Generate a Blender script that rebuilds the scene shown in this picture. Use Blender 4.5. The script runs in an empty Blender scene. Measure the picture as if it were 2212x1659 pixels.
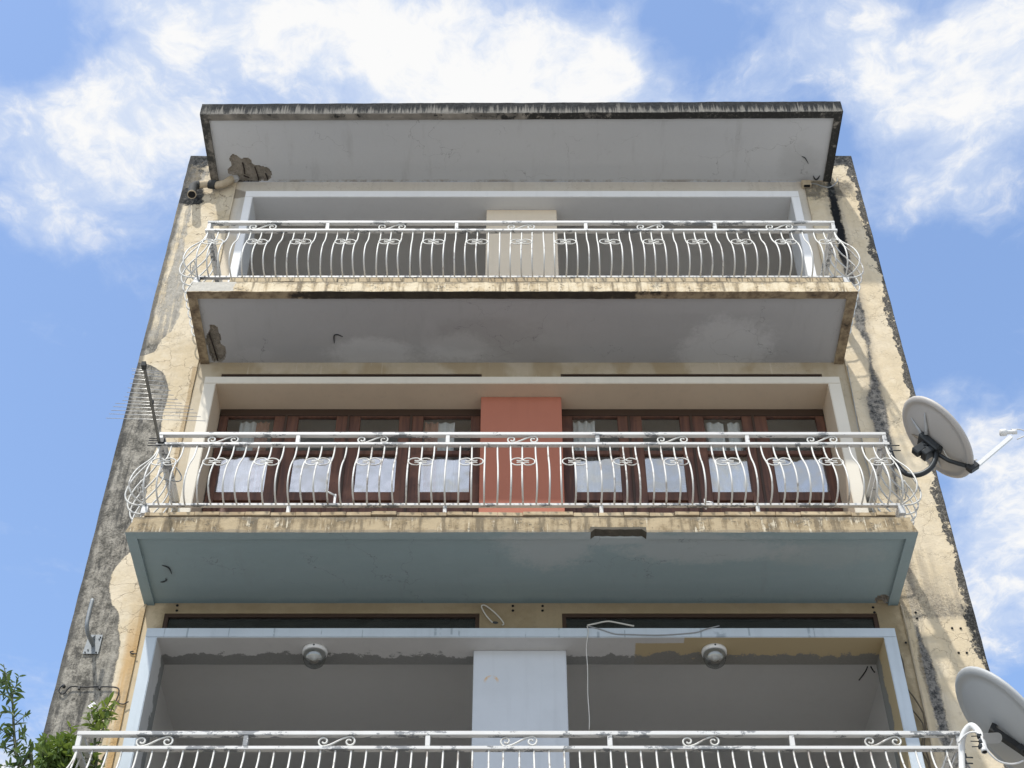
import bpy, bmesh, math, random
from mathutils import Vector, Matrix, noise as mnoise

random.seed(7)
S = bpy.context.scene
C = S.collection
R = math.radians

# ------------------------------------------------------------------ camera
PITCH = 45.946                      # degrees above the horizon
D = 10.5                            # metres from the lens to the facade
FPX = 3323.0                        # focal length in pixels of a 2212 px wide picture
cam_d = bpy.data.cameras.new('camera')
cam = bpy.data.objects.new('camera', cam_d)
C.objects.link(cam)
cam.location = (0, -D, 0)
cam.rotation_euler = (R(90 + PITCH), 0, 0)
cam_d.sensor_width = 36.0
cam_d.lens = FPX / 2212 * 36.0
cam_d.clip_start = 0.1
cam_d.clip_end = 2000
S.camera = cam
GROUND = -1.6                       # the lens is 1.6 m above the street

CT, ST = math.cos(R(PITCH)), math.sin(R(PITCH))
def ray(px, py):
    u = px - 1106.0; v = 829.5 - py
    return u, FPX * CT - v * ST, FPX * ST + v * CT
def at(px, py, y=0.0):
    """the point of the plane Y = y seen at a place of the 2212 x 1659 photograph"""
    u, Y, Z = ray(px, py); k = (D + y) / Y
    return Vector((u * k, y, Z * k))
def sat(sx, sy, y=0.0):             # the same from the full-size photograph (4032 px)
    return at(sx * .5486, sy * .5486, y)

# ------------------------------------------------------------------ node helper
class G:
    def __init__(s, tree):
        s.t = tree; s.N = tree.nodes; s.L = tree.links
        for n in list(s.N): s.N.remove(n)
    def new(s, t, **a):
        n = s.N.new('ShaderNode' + t)
        for k, v in a.items(): setattr(n, k, v)
        return n
    def put(s, inp, v):
        if isinstance(v, bpy.types.NodeSocket): s.L.new(v, inp)
        else:
            if inp.type == 'RGBA' and len(v) == 3: v = (*v, 1)
            inp.default_value = v
    def m(s, op, a, b=0.0, c=0.0, clamp=False):
        n = s.new('Math', operation=op, use_clamp=clamp)
        s.put(n.inputs[0], a); s.put(n.inputs[1], b); s.put(n.inputs[2], c)
        return n.outputs[0]
    def add(s, a, b): return s.m('ADD', a, b)
    def sub(s, a, b): return s.m('SUBTRACT', a, b)
    def mul(s, a, b): return s.m('MULTIPLY', a, b)
    def mx(s, a, b): return s.m('MAXIMUM', a, b)
    def mn(s, a, b): return s.m('MINIMUM', a, b)
    def inv(s, a): return s.m('SUBTRACT', 1.0, a)
    def vm(s, op, a, b=(0, 0, 0)):
        n = s.new('VectorMath', operation=op)
        s.put(n.inputs[0], a); s.put(n.inputs[1], b)
        return n.outputs['Value'] if op in ('LENGTH', 'DOT_PRODUCT', 'DISTANCE') else n.outputs['Vector']
    def pos(s): return s.new('NewGeometry').outputs['Position']
    def sep(s, v):
        n = s.new('SeparateXYZ'); s.put(n.inputs[0], v); return n.outputs
    def comb(s, x, y, z):
        n = s.new('CombineXYZ')
        for i, v in enumerate((x, y, z)): s.put(n.inputs[i], v)
        return n.outputs[0]
    def noise(s, v, scale=5, det=5, rough=.55, dist=0.0, col=False):
        n = s.new('TexNoise'); s.put(n.inputs['Vector'], v)
        n.inputs['Scale'].default_value = scale; n.inputs['Detail'].default_value = det
        n.inputs['Roughness'].default_value = rough; n.inputs['Distortion'].default_value = dist
        return n.outputs['Color' if col else 'Fac']
    def vor(s, v, scale, feature='DISTANCE_TO_EDGE'):
        n = s.new('TexVoronoi', feature=feature); s.put(n.inputs['Vector'], v)
        n.inputs['Scale'].default_value = scale
        return n.outputs['Distance']
    def ss(s, v, a, b, lo=0.0, hi=1.0):
        """smooth step from lo to hi while v goes a..b (a may exceed b)"""
        n = s.new('MapRange', interpolation_type='SMOOTHSTEP')
        if isinstance(a, (int, float)) and isinstance(b, (int, float)) and a > b:
            a, b, lo, hi = b, a, hi, lo
        for i, x in enumerate((v, a, b, lo, hi)): s.put(n.inputs[i], x)
        return n.outputs[0]
    def lin(s, v, a, b, lo=0.0, hi=1.0):
        n = s.new('MapRange')
        for i, x in enumerate((v, a, b, lo, hi)): s.put(n.inputs[i], x)
        return n.outputs[0]
    def mix(s, f, a, b):
        n = s.new('Mix', data_type='RGBA')
        s.put(n.inputs[0], f); s.put(n.inputs[6], a); s.put(n.inputs[7], b)
        return n.outputs[2]
    def curve(s, v, pts):
        """piecewise curve through (input, output) pairs"""
        pts = sorted(pts)
        x0, x1 = pts[0][0], pts[-1][0]
        y0 = min(p[1] for p in pts); y1 = max(p[1] for p in pts) + 1e-6
        t = s.lin(v, x0, x1)
        n = s.new('FloatCurve'); s.put(n.inputs['Value'], t)
        c = n.mapping.curves[0]
        for i, (x, y) in enumerate(pts):
            q = ((x - x0) / (x1 - x0), (y - y0) / (y1 - y0))
            if i == 0: c.points[0].location = q
            elif i == len(pts) - 1: c.points[-1].location = q
            else: c.points.new(*q)
        for p in c.points: p.handle_type = 'VECTOR'
        n.mapping.update()
        return s.lin(n.outputs[0], 0, 1, y0, y1)
    def blob(s, x, z, cx, cz, rx, rz, wob, soft=.10):
        """1 inside an ellipse with an edge moved by wob, 0 outside"""
        d = s.vm('LENGTH', s.comb(s.mul(s.sub(x, cx), 1 / rx), s.mul(s.sub(z, cz), 1 / rz), 0.0))
        return s.ss(s.add(d, wob), 1.0 + soft, 1.0 - soft)

def material(name):
    m = bpy.data.materials.new(name); m.use_nodes = True
    g = G(m.node_tree)
    g.out = g.new('OutputMaterial')
    return m, g
def finish(g, col, rough=.85, height=None, bump=.3, bdist=.01, metal=0.0, spec=.3):
    b = g.new('BsdfPrincipled')
    g.put(b.inputs['Base Color'], col); g.put(b.inputs['Roughness'], rough)
    g.put(b.inputs['Metallic'], metal); g.put(b.inputs['Specular IOR Level'], spec)
    if height is not None:
        n = g.new('Bump'); n.inputs['Strength'].default_value = bump; n.inputs['Distance'].default_value = bdist
        g.put(n.inputs['Height'], height); g.L.new(n.outputs[0], b.inputs['Normal'])
    g.L.new(b.outputs[0], g.out.inputs[0])
    return b

# ------------------------------------------------------------------ sky, sun, exposure
TO_SUN = Vector((-.25, -.53, 1.0)).normalized()
EL = math.asin(TO_SUN.z); AZ = math.atan2(TO_SUN.x, TO_SUN.y)
W = bpy.data.worlds.new('World'); S.world = W; W.use_nodes = True
g = G(W.node_tree)
SKY_STRENGTH, CLOUD_STRENGTH = .132, .42
sky = g.new('TexSky', sky_type='NISHITA', sun_disc=False)
sky.sun_elevation = EL; sky.sun_rotation = AZ % (2 * math.pi)
sky.air_density = 1.0; sky.dust_density = 1.2; sky.ozone_density = 2.0
bg_sky = g.new('Background'); g.L.new(sky.outputs[0], bg_sky.inputs[0]); bg_sky.inputs[1].default_value = SKY_STRENGTH
dirv = g.new('TexCoord').outputs['Generated']
dx, dy, dz = g.sep(dirv)
zc = g.mx(dz, .05)
pc = g.comb(g.m('DIVIDE', dx, zc), g.m('DIVIDE', dy, zc), 0.0)      # the flat layer the clouds lie in
warp = g.vm('SCALE', g.vm('SUBTRACT', g.noise(pc, 6, 4, .6, col=True), (.5, .5, .5)))
warp.node.inputs['Scale'].default_value = .10
pw = g.vm('ADD', pc, warp)
big = g.noise(pw, 7.0, 3, .5)
mid = g.noise(pw, 16.0, 9, .62)
fine = g.noise(g.vm('MULTIPLY', pw, (1.0, .75, 1)), 44.0, 7, .66)
dens = g.add(g.mul(big, .62), g.add(g.mul(mid, .66), g.mul(fine, .22)))   # about .75 on average
acc = None
for cx, cy, rx, ry, w in [(820, 130, 520, 190, .34), (1180, 150, 380, 165, .34), (420, 60, 300, 150, .16), (380, 290, 300, 170, .20),
                          (1500, 215, 160, 60, .16), (110, 320, 280, 220, .25), (330, 250, 190, 140, .14), (250, 470, 260, 120, .16), (60, 480, 160, 90, .10), (700, 60, 200, 120, .12),
                          (2110, 170, 330, 300, .34), (1870, 120, 180, 170, .16), (1690, 110, 140, 150, .11), (2090, 420, 170, 90, .12),
                          (2190, 1200, 200, 330, .34), (2110, 980, 110, 120, .16), (10, 1650, 100, 90, .30),
                          (70, 60, 260, 170, -.20), (1460, 90, 150, 150, -.30), (1600, 40, 120, 90, -.10), (140, 900, 520, 440, -.34),
                          (60, 1350, 300, 200, -.14), (2030, 690, 300, 230, -.32), (2200, 1490, 110, 70, -.20), (1850, 620, 180, 170, -.22),
                          (860, 110, 800, 250, .10), (620, 330, 420, 110, .12), (560, 30, 420, 90, .16), (260, 180, 200, 130, .10), (1330, 60, 140, 110, .10), (2180, 60, 160, 160, .10), (1780, 320, 100, 120, -.16)]:
    def pl(x, y):
        u, Y, Z = ray(x, y); return u / Z, Y / Z
    c = pl(cx, cy); r = (abs(pl(cx + rx, cy)[0] - pl(cx - rx, cy)[0]) / 2, abs(pl(cx, cy + ry)[1] - pl(cx, cy - ry)[1]) / 2)
    v = g.vm('MULTIPLY', g.vm('SUBTRACT', pw, (c[0], c[1], 0)), (1 / r[0], 1 / r[1], 1))
    b = g.ss(g.vm('LENGTH', v), 1.15, .1, 0, w)
    acc = b if acc is None else g.add(acc, b)
back = g.ss(dy, -.05, -.35, 0, .19)                                 # the half of the sky the panes mirror is cloudier
acc = g.add(acc, back)
tot = g.add(dens, acc)
cov = g.ss(tot, .62, 1.13)
cov = g.mul(cov, g.ss(dz, .0, .12))
shade = g.ss(g.add(tot, g.add(g.mul(g.sub(mid, .5), 1.3), g.mul(g.sub(fine, .5), .5))), .86, 1.34)
ccol = g.mix(shade, (.70, .79, .96), (1.0, 1.0, 1.0))
bg_c = g.new('Background'); g.put(bg_c.inputs[0], ccol); bg_c.inputs[1].default_value = CLOUD_STRENGTH
mixs = g.new('MixShader'); g.put(mixs.inputs[0], cov); g.L.new(bg_sky.outputs[0], mixs.inputs[1]); g.L.new(bg_c.outputs[0], mixs.inputs[2])
wo = g.new('OutputWorld'); g.L.new(mixs.outputs[0], wo.inputs[0])

sd = bpy.data.lights.new('sun', 'SUN'); sd.energy = 2.0; sd.angle = R(1.4); sd.color = (1.0, .965, .90)
so = bpy.data.objects.new('sun', sd); C.objects.link(so); so.location = TO_SUN * 60
so.rotation_euler = (-TO_SUN).to_track_quat('-Z', 'Y').to_euler()

S.view_settings.view_transform = 'Standard'
S.view_settings.look = 'None'
S.view_settings.exposure = 1.2
S.view_settings.gamma = 1.0
S.view_settings.use_curve_mapping = False

# ------------------------------------------------------------------ mesh helpers
def tube(bm, pts, r, n=8, closed=False, cap=True):
    pts = [Vector(p) for p in pts]; k = len(pts)
    rs = r if isinstance(r, (list, tuple)) else [r] * k
    rings = []; prev = None
    for i, p in enumerate(pts):
        if closed: t = pts[(i + 1) % k] - pts[i - 1]
        else: t = pts[min(i + 1, k - 1)] - pts[max(i - 1, 0)]
        t.normalize()
        if prev is None:
            a = Vector((0, 0, 1)) if abs(t.z) < .9 else Vector((1, 0, 0))
            u = a.cross(t).normalized()
        else:
            u = (prev - t * prev.dot(t))
            u = u.normalized() if u.length > 1e-6 else t.orthogonal().normalized()
        prev = u; w = t.cross(u)
        rings.append([bm.verts.new(p + (u * math.cos(j * 2 * math.pi / n) + w * math.sin(j * 2 * math.pi / n)) * rs[i]) for j in range(n)])
    for i in range(k if closed else k - 1):
        a, b = rings[i], rings[(i + 1) % k]
        for j in range(n): bm.faces.new((a[j], a[(j + 1) % n], b[(j + 1) % n], b[j]))
    if cap and not closed:
        bm.faces.new(rings[0][::-1]); bm.faces.new(rings[-1])
    for f in bm.faces: f.smooth = True
def smooth_path(pts, sub=5, closed=False):
    """Catmull-Rom through pts"""
    P = [Vector(p) for p in pts]; out = []; n = len(P)
    for i in range(n if closed else n - 1):
        a, b = P[i], P[(i + 1) % n]
        p = P[i - 1] if (closed or i > 0) else a * 2 - b
        q = P[(i + 2) % n] if (closed or i + 2 < n) else b * 2 - a
        for s_ in range(sub):
            t = s_ / sub
            out.append(.5 * ((2 * a) + (b - p) * t + (2 * p - 5 * a + 4 * b - q) * t * t + (3 * a - p - 3 * b + q) * t ** 3))
    if not closed: out.append(P[-1])
    return out
def box(bm, x0, x1, y0, y1, z0, z1, mi=0, bev=0.0):
    v = [bm.verts.new((x, y, z)) for x in (x0, x1) for y in (y0, y1) for z in (z0, z1)]
    fs = [(0, 1, 3, 2), (4, 6, 7, 5), (0, 4, 5, 1), (2, 3, 7, 6), (0, 2, 6, 4), (1, 5, 7, 3)]
    F = [bm.faces.new([v[i] for i in f]) for f in fs]
    for f in F: f.material_index = mi
    if bev:
        es = list({e for f in F for e in f.edges})
        bmesh.ops.bevel(bm, geom=es, offset=bev, segments=1, affect='EDGES', clamp_overlap=True)
    return F
def sheet(bm, o, du, dv, nu, nv, mi=0):
    """a gridded rectangle: corner o, edges du, dv"""
    o = Vector(o); du = Vector(du); dv = Vector(dv)
    V = [[bm.verts.new(o + du * (i / nu) + dv * (j / nv)) for j in range(nv + 1)] for i in range(nu + 1)]
    for i in range(nu):
        for j in range(nv):
            bm.faces.new((V[i][j], V[i + 1][j], V[i + 1][j + 1], V[i][j + 1])).material_index = mi
    return V
def gridbox(bm, x0, x1, y0, y1, z0, z1, st, mats=(0, 0, 0, 0, 0, 0), skip=''):
    """a box of gridded faces; mats: front, back, left, right, bottom, top"""
    nx, ny, nz = (max(1, round((b - a) / st)) for a, b in ((x0, x1), (y0, y1), (z0, z1)))
    X, Y, Z = Vector((x1 - x0, 0, 0)), Vector((0, y1 - y0, 0)), Vector((0, 0, z1 - z0))
    if 'f' not in skip: sheet(bm, (x0, y0, z0), X, Z, nx, nz, mats[0])
    if 'k' not in skip: sheet(bm, (x0, y1, z0), Z, X, nz, nx, mats[1])
    if 'l' not in skip: sheet(bm, (x0, y0, z0), Z, Y, nz, ny, mats[2])
    if 'r' not in skip: sheet(bm, (x1, y0, z0), Y, Z, ny, nz, mats[3])
    if 'b' not in skip: sheet(bm, (x0, y0, z0), Y, X, ny, nx, mats[4])
    if 't' not in skip: sheet(bm, (x0, y0, z1), X, Y, nx, ny, mats[5])
def rough(bm, amp=.003, sc=6.0):
    bmesh.ops.remove_doubles(bm, verts=bm.verts, dist=1e-5)
    for v in bm.verts:
        n = mnoise.noise_vector(v.co * sc) + .5 * mnoise.noise_vector(v.co * sc * 3.1)
        v.co += n * amp
def lathe(bm, prof, n=24, axis=Vector((0, 0, 1)), org=Vector((0, 0, 0)), mi=0):
    axis = Vector(axis).normalized(); u = axis.orthogonal().normalized(); w = axis.cross(u)
    rings = []
    for r, h in prof:
        if r < 1e-6: rings.append([bm.verts.new(org + axis * h)])
        else: rings.append([bm.verts.new(org + axis * h + (u * math.cos(2 * math.pi * j / n) + w * math.sin(2 * math.pi * j / n)) * r) for j in range(n)])
    for a, b in zip(rings, rings[1:]):
        for j in range(n):
            k = (j + 1) % n
            if len(a) == 1 and len(b) == 1: continue
            if len(a) == 1: f = bm.faces.new((a[0], b[k], b[j]))
            elif len(b) == 1: f = bm.faces.new((a[j], a[k], b[0]))
            else: f = bm.faces.new((a[j], a[k], b[k], b[j]))
            f.smooth = True; f.material_index = mi
def mesh(name, bm, mats):
    me = bpy.data.meshes.new(name)
    bmesh.ops.recalc_face_normals(bm, faces=bm.faces)
    bm.to_mesh(me); bm.free()
    for m in (mats if isinstance(mats, (list, tuple)) else [mats]): me.materials.append(m)
    return me
def link(name, me, parent=None, loc=(0, 0, 0), rot=(0, 0, 0)):
    o = bpy.data.objects.new(name, me); C.objects.link(o)
    o.location = loc; o.rotation_euler = rot
    if parent is not None: o.parent = parent
    return o
def obj(name, bm, mats, parent=None, loc=(0, 0, 0)):
    return link(name, mesh(name, bm, mats), parent, loc)
def tag(o, label, cat, group=None):
    o['label'] = label; o['category'] = cat
    if group: o['group'] = group
    return o
def thing(name, label, cat, loc=(0, 0, 0), group=None):
    o = bpy.data.objects.new(name, None); C.objects.link(o); o.location = loc; o.empty_display_size = .1
    return tag(o, label, cat, group)
def BM(): return bmesh.new()
def tube_obj(name, pts, r, mat, parent=None, n=6, sub=4, loc=(0, 0, 0)):
    bm = BM(); tube(bm, smooth_path(pts, sub) if sub > 1 else pts, r, n)
    return obj(name, bm, mat, parent, loc)

# ------------------------------------------------------------------ materials
CREAM1, CREAM2 = (.65, .565, .42), (.55, .455, .305)
def plaster(g, c1, c2, dirt=(.16, .14, .11), streak=.35, crack=.55, cscale=4.5, seed=0.0):
    P = g.vm('ADD', g.pos(), (seed, seed * .7, seed * .3))
    n1 = g.noise(P, 1.6, 6, .6); n3 = g.noise(P, 42, 4, .6)
    n4 = g.noise(P, 7, 6, .65)
    col = g.mix(g.ss(g.add(n1, g.mul(g.sub(n4, .5), .5)), .38, .62), c1, c2)
    st = g.noise(g.vm('MULTIPLY', P, (9, 9, .7)), 1.0, 6, .6)
    col = g.mix(g.mul(g.ss(st, .5, .78), streak), col, dirt)
    wv = g.vm('SCALE', g.vm('SUBTRACT', g.noise(P, 4, 4, .6, col=True), (.5, .5, .5))); wv.node.inputs['Scale'].default_value = .35
    e = g.vor(g.vm('ADD', P, wv), cscale); e2 = g.vor(g.vm('ADD', P, wv), cscale * 2.3)
    cr = g.mx(g.mul(g.ss(e, .016, .002), g.ss(g.noise(P, 1.1, 3), .44, .58)), g.mul(g.ss(e2, .022, .004), g.mul(g.ss(g.noise(P, 2.1, 3), .5, .64), .7)))
    col = g.mix(g.mul(cr, crack), col, (.22, .17, .12))
    blot = g.ss(g.noise(P, 13, 5, .7), .56, .72)
    col = g.mix(g.mul(blot, .18), col, dirt)
    col = g.mix(g.mul(n3, .22), col, g.mix(.5, c2, dirt))
    h = g.sub(g.add(g.mul(n3, .35), g.mul(n4, .8)), g.mul(cr, .9))
    return col, h

def mat_plaster(name, c1, c2, **k):
    m, g = material(name); col, h = plaster(g, c1, c2, **k); finish(g, col, .9, h, .25, .012); return m

def mat_pier(side):
    m, g = material('pier_render_' + side)
    P = g.pos(); x, y, z = g.sep(P)
    col, h = plaster(g, CREAM1, CREAM2, crack=.75, cscale=4.2, streak=.22, seed=3.0 if side == 'left' else 9.0)
    nf = g.noise(P, 26, 7, .75); nm = g.noise(P, 60, 3, .7)
    nb = g.add(g.noise(P, 5.5, 10, .74), g.mul(g.sub(nf, .5), .30))
    st = g.noise(g.vm('MULTIPLY', P, (14, 14, .9)), 1.0, 7, .65)
    nq = g.noise(P, 48, 8, .78)
    con = g.mix(g.ss(g.add(g.mul(nq, .45), g.mul(g.noise(P, 11, 8, .7), .55)), .40, .60), (.070, .066, .055), (.34, .315, .265))
    con = g.mix(g.mul(g.ss(st, .47, .66), .55), con, (.40, .375, .32))
    sv = g.noise(g.vm('MULTIPLY', P, (7, 7, .8)), 1.0, 9, .72)
    con = g.mix(g.mul(g.ss(sv, .53, .62), .75), con, (.055, .053, .048))
    con = g.mix(g.mul(g.ss(g.noise(g.vm('MULTIPLY', P, (9, 9, 2.2)), 1.0, 9, .78), .54, .62), .8), con, (.055, .053, .05))
    con = g.mix(g.mul(g.ss(nm, .5, .75), .45), con, (.07, .066, .06))
    mold = g.mix(g.ss(nf, .42, .68), (.008, .010, .011), (.12, .118, .11))
    if side == 'left':
        pts = [(14.7, -3.40), (13.66, -3.56), (12.96, -3.54), (12.6, -3.47), (12.2, -3.41), (11.9, -3.40), (11.6, -3.46), (11.48, -3.53),
               (11.3, -3.57), (11.25, -3.66), (11.22, -3.80), (11.16, -3.80), (11.12, -3.62), (11.08, -3.54), (10.99, -3.44), (10.86, -3.38),
               (10.75, -3.35), (10.64, -3.338), (10.45, -3.35), (10.2, -3.335), (10.03, -3.325), (9.77, -3.36), (9.55, -3.33), (9.34, -3.345),
               (8.87, -3.34), (8.72, -3.36), (8.6, -3.43), (8.46, -3.48), (8.32, -3.47), (8.16, -3.43), (8.0, -3.325), (7.87, -3.31),
               (7.74, -3.27), (7.4, -3.262), (7.2, -3.252), (6.9, -3.27), (6.4, -3.26), (5.0, -3.25)]
        xb = g.curve(z, pts)
        e = g.sub(g.add(xb, g.mul(g.sub(nb, .5), .10)), x)
        mask = g.ss(e, -.004, .006)
        upper = g.ss(z, 11.35, 11.7)                       # above, the paint is only partly gone and runs in streaks
        part = g.ss(g.add(st, g.mul(g.sub(nb, .5), .6)), .40, .56)
        mask = g.mul(mask, g.mx(g.inv(upper), part))
        rim = g.mul(g.ss(e, .05, .004), mask)
        con = g.mix(g.mul(rim, .35), con, (.07, .066, .058))
        up2 = g.mix(g.ss(nf, .3, .7), (.26, .245, .21), (.50, .46, .39))
        con = g.mix(g.mul(upper, .75), con, up2)
        col = g.mix(mask, col, con)
        # black growth round the drain pipe and at the top
        topm = g.ss(g.add(z, g.mul(g.sub(nb, .5), 1.3)), 14.28, 14.48)
        pip = g.blob(x, z, -3.60, 13.86, .15, .17, g.mul(g.sub(nb, .5), 1.6))
        pip2 = g.blob(x, z, -3.63, 14.15, .10, .35, g.mul(g.sub(nb, .5), 2.4))
        col = g.mix(g.mx(topm, g.mx(pip, g.mul(pip2, .7))), col, mold)
        edge = g.ss(g.add(x, g.mul(g.sub(g.noise(g.vm('MULTIPLY', P, (1, 1, .5)), 9, 5), .5), .1)), -3.66, -3.695)
        col = g.mix(g.mul(edge, .7), col, (.045, .045, .043))
        # brown run down the inner edge
        wav = g.mul(g.sub(g.noise(P, 2.2, 4), .5), .06)
        bw = g.ss(g.m('ABSOLUTE', g.sub(g.add(x, wav), -3.137)), .030, .014)
        bw = g.mul(bw, g.mx(g.mul(g.ss(z, 11.12, 11.05), g.ss(z, 8.6, 9.0)), g.mul(g.ss(z, 8.13, 8.05), 1.0)))
        col = g.mix(g.mul(bw, .7), col, (.33, .235, .125))
        ow = g.mul(g.ss(g.add(x, g.mul(wav, 2.2)), -3.26, -3.19), g.mul(g.ss(z, 8.2, 7.6), .8))
        ow = g.mul(ow, g.ss(st, .3, .55))
        col = g.mix(ow, col, (.46, .29, .12))
        h = g.add(h, g.mul(mask, g.sub(g.mul(nf, 1.4), 1.4)))
    else:
        col = g.mix(.35, col, (.66, .55, .38))
        pts = [(14.2, .012, 3.60), (14.05, .03, 3.592), (13.8, .05, 3.588), (13.5, .048, 3.585), (13.2, .052, 3.583), (13.07, .056, 3.575), (12.84, .05, 3.566),
               (12.5, .04, 3.565), (12.2, .045, 3.568), (11.89, .055, 3.569), (11.72, .06, 3.558), (11.55, .035, 3.562), (11.44, .022, 3.592), (11.24, .018, 3.567), (11.12, .010, 3.566),
               (11.05, .028, 3.556), (10.9, .04, 3.556), (10.75, .055, 3.535), (10.6, .08, 3.524), (10.4, .085, 3.52), (10.2, .07, 3.515), (10.0, .035, 3.54), (9.8, .01, 3.54), (8.0, .0, 3.42),
               (7.85, .012, 3.41), (7.7, .035, 3.408), (7.53, .06, 3.414), (7.35, .058, 3.418), (7.1, .05, 3.43), (6.8, .045, 3.43), (6.3, .02, 3.43), (5.5, .0, 3.43)]
        cx = g.curve(z, [(p[0], p[2]) for p in pts]); hw = g.curve(z, [(p[0], p[1]) for p in pts])
        e = g.sub(g.add(hw, g.mul(g.sub(nb, .5), .11)), g.m('ABSOLUTE', g.sub(x, cx)))
        e = g.mul(e, g.ss(hw, .0, .012))
        mask = g.ss(g.add(e, g.mul(g.sub(g.noise(P, 70, 4, .7), .5), .04)), -.012, .016)
        soft = g.ss(e, -.09, .01)
        deep = g.mul(g.ss(z, 12.3, 12.9), 1.0)
        gcol = g.mix(g.ss(nf, .36, .62), (.030, .031, .032), (.22, .205, .18))
        dark = g.mix(deep, gcol, (.004, .0045, .005))
        col = g.mix(g.mul(soft, g.mul(g.ss(st, .35, .6), .55)), col, (.25, .22, .18))
        col = g.mix(mask, col, dark)
        topm = g.ss(g.add(z, g.mul(g.sub(nb, .5), .75)), 14.36, 14.46)
        b2 = g.mul(g.ss(g.add(nb, g.mul(g.ss(g.m('ABSOLUTE', g.sub(z, 14.0)), .42, .0), .26)), .60, .78), g.ss(x, 3.9, 3.8))
        col = g.mix(g.mx(topm, g.mul(b2, .75)), col, mold)
        li = g.ss(g.add(x, g.mul(g.sub(g.noise(P, 3.2, 4), .5), .36)), 3.835, 3.875)
        vv = g.noise(g.vm('MULTIPLY', P, (1, 1, .8)), 17, 8, .78)
        li2 = g.ss(g.add(g.add(vv, g.mul(g.sub(nb, .5), .5)), g.add(g.mul(li, .16), g.mul(g.ss(x, 3.70, 3.935), .24))), .74, .80)
        lc = g.mix(g.ss(nm, .4, .7), (.014, .016, .017), (.15, .14, .125))
        col = g.mix(g.mul(li2, .95), col, lc)
        col = g.mix(g.ss(x, 3.915, 3.932), col, (.02, .022, .024))
        run = g.blob(x, z, 3.33, 8.0, .06, 1.6, g.mul(g.sub(nb, .5), 1.2))
        col = g.mix(g.mul(run, .35), col, (.38, .29, .16))
        h = g.sub(h, g.mul(mask, .8))
    finish(g, col, .92, h, .5, .02)
    return m

def mat_fascia(kind):
    m, g = material('slab_edge_' + kind)
    P = g.pos(); x, y, z = g.sep(P)
    nb = g.noise(P, 7, 7, .68); nf = g.noise(P, 30, 6, .7)
    stx = g.noise(g.vm('MULTIPLY', P, (11, 2, .9)), 1.0, 6, .62)
    stf = g.noise(g.vm('MULTIPLY', P, (48, 6, 2.5)), 1.0, 5, .6)
    if kind == 'roof':
        c = g.mix(nf, (.085, .08, .072), (.27, .255, .22))
        up = g.add(g.sub(z, 14.20), g.add(g.mul(g.sub(stf, .5), .50), g.add(g.mul(g.sub(stx, .5), .30), g.mul(g.sub(nf, .5), .16))))
        c = g.mix(g.ss(up, -.075, .045), c, g.mix(g.ss(nf, .4, .75), (.005, .006, .007), (.035, .038, .038)))
        c = g.mix(g.ss(g.add(z, g.mul(g.sub(nf, .5), .05)), 14.145, 14.128), c, (.03, .03, .028))
        low = g.mul(g.ss(z, 14.135, 14.12), 1.0)
        under = g.ss(g.add(nb, g.mul(g.ss(x, -1.2, 1.2), .22)), .58, .66)
        c = g.mix(g.mul(low, under), c, (.035, .034, .03))
        c = g.mix(g.mul(low, g.inv(under)), c, (.50, .455, .385))
        c = g.mix(g.mul(g.ss(x, -3.28, -3.32), g.ss(nb, .40, .55)), c, (.05, .05, .045))
        c = g.mix(g.ss(x, 3.60, 3.615), c, (.012, .014, .016))
    else:
        z0 = 11.14 if kind == 'top' else 8.15
        c1, c2 = ((.60, .515, .365), (.45, .355, .22)) if kind == 'top' else ((.37, .295, .185), (.20, .15, .085))
        c = g.mix(g.ss(g.add(nb, g.mul(g.sub(stx, .5), .8)), .36, .64), c1, c2)
        c = g.mix(g.mul(g.ss(stx, .50, .64), .8), c, (.13, .105, .07))
        c = g.mix(g.mul(g.ss(g.add(g.mul(stf, .5), g.mul(nb, .5)), .545, .62), .7), c, (.64, .57, .43))
        c = g.mix(g.mul(g.ss(g.add(nf, g.mul(g.sub(nb, .5), .8)), .58, .68), .7), c, (.09, .08, .06))
        up = g.ss(g.add(z, g.mul(g.sub(nb, .5), .16)), z0 + .125, z0 + .155)
        c = g.mix(g.mul(up, .6), c, (.15, .13, .10))
        lowe = g.ss(g.add(z, g.mul(g.sub(nb, .5), .07)), z0 + .012, z0 - .004)
        if kind == 'top':
            # the underside lip: brown, black along the middle
            lip = g.mix(g.ss(nb, .4, .6), (.33, .26, .165), (.17, .125, .08))
            blk = g.mul(g.ss(x, -2.3, -1.6), g.ss(x, 1.6, .6))
            lip = g.mix(g.mul(g.ss(g.add(nb, g.mul(blk, .35)), .58, .7), .9), lip, (.025, .022, .018))
            bk = g.mul(lowe, g.mul(blk, .8))
            c = g.mix(g.ss(z, z0 + .004, z0 - .003), g.mix(bk, c, (.05, .045, .035)), lip)
            con = g.mul(g.ss(g.add(x, g.mul(g.sub(nb, .5), .22)), -2.63, -2.66), g.ss(z, z0 + .0, z0 + .01))
            cc = g.mix(nf, (.30, .285, .25), (.58, .55, .48))
            c = g.mix(con, c, cc)
        else:
            c = g.mix(g.mul(lowe, .5), c, (.13, .12, .10))
            gap = g.mul(g.ss(g.m('ABSOLUTE', g.sub(x, .85)), .24, .21), g.ss(z, z0 + .035, z0 + .015))
            c = g.mix(g.mul(gap, g.ss(nb, .34, .5)), c, (.04, .036, .028))
    finish(g, c, .92, g.add(g.mul(nf, .6), nb), .45, .02)
    return m

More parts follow.
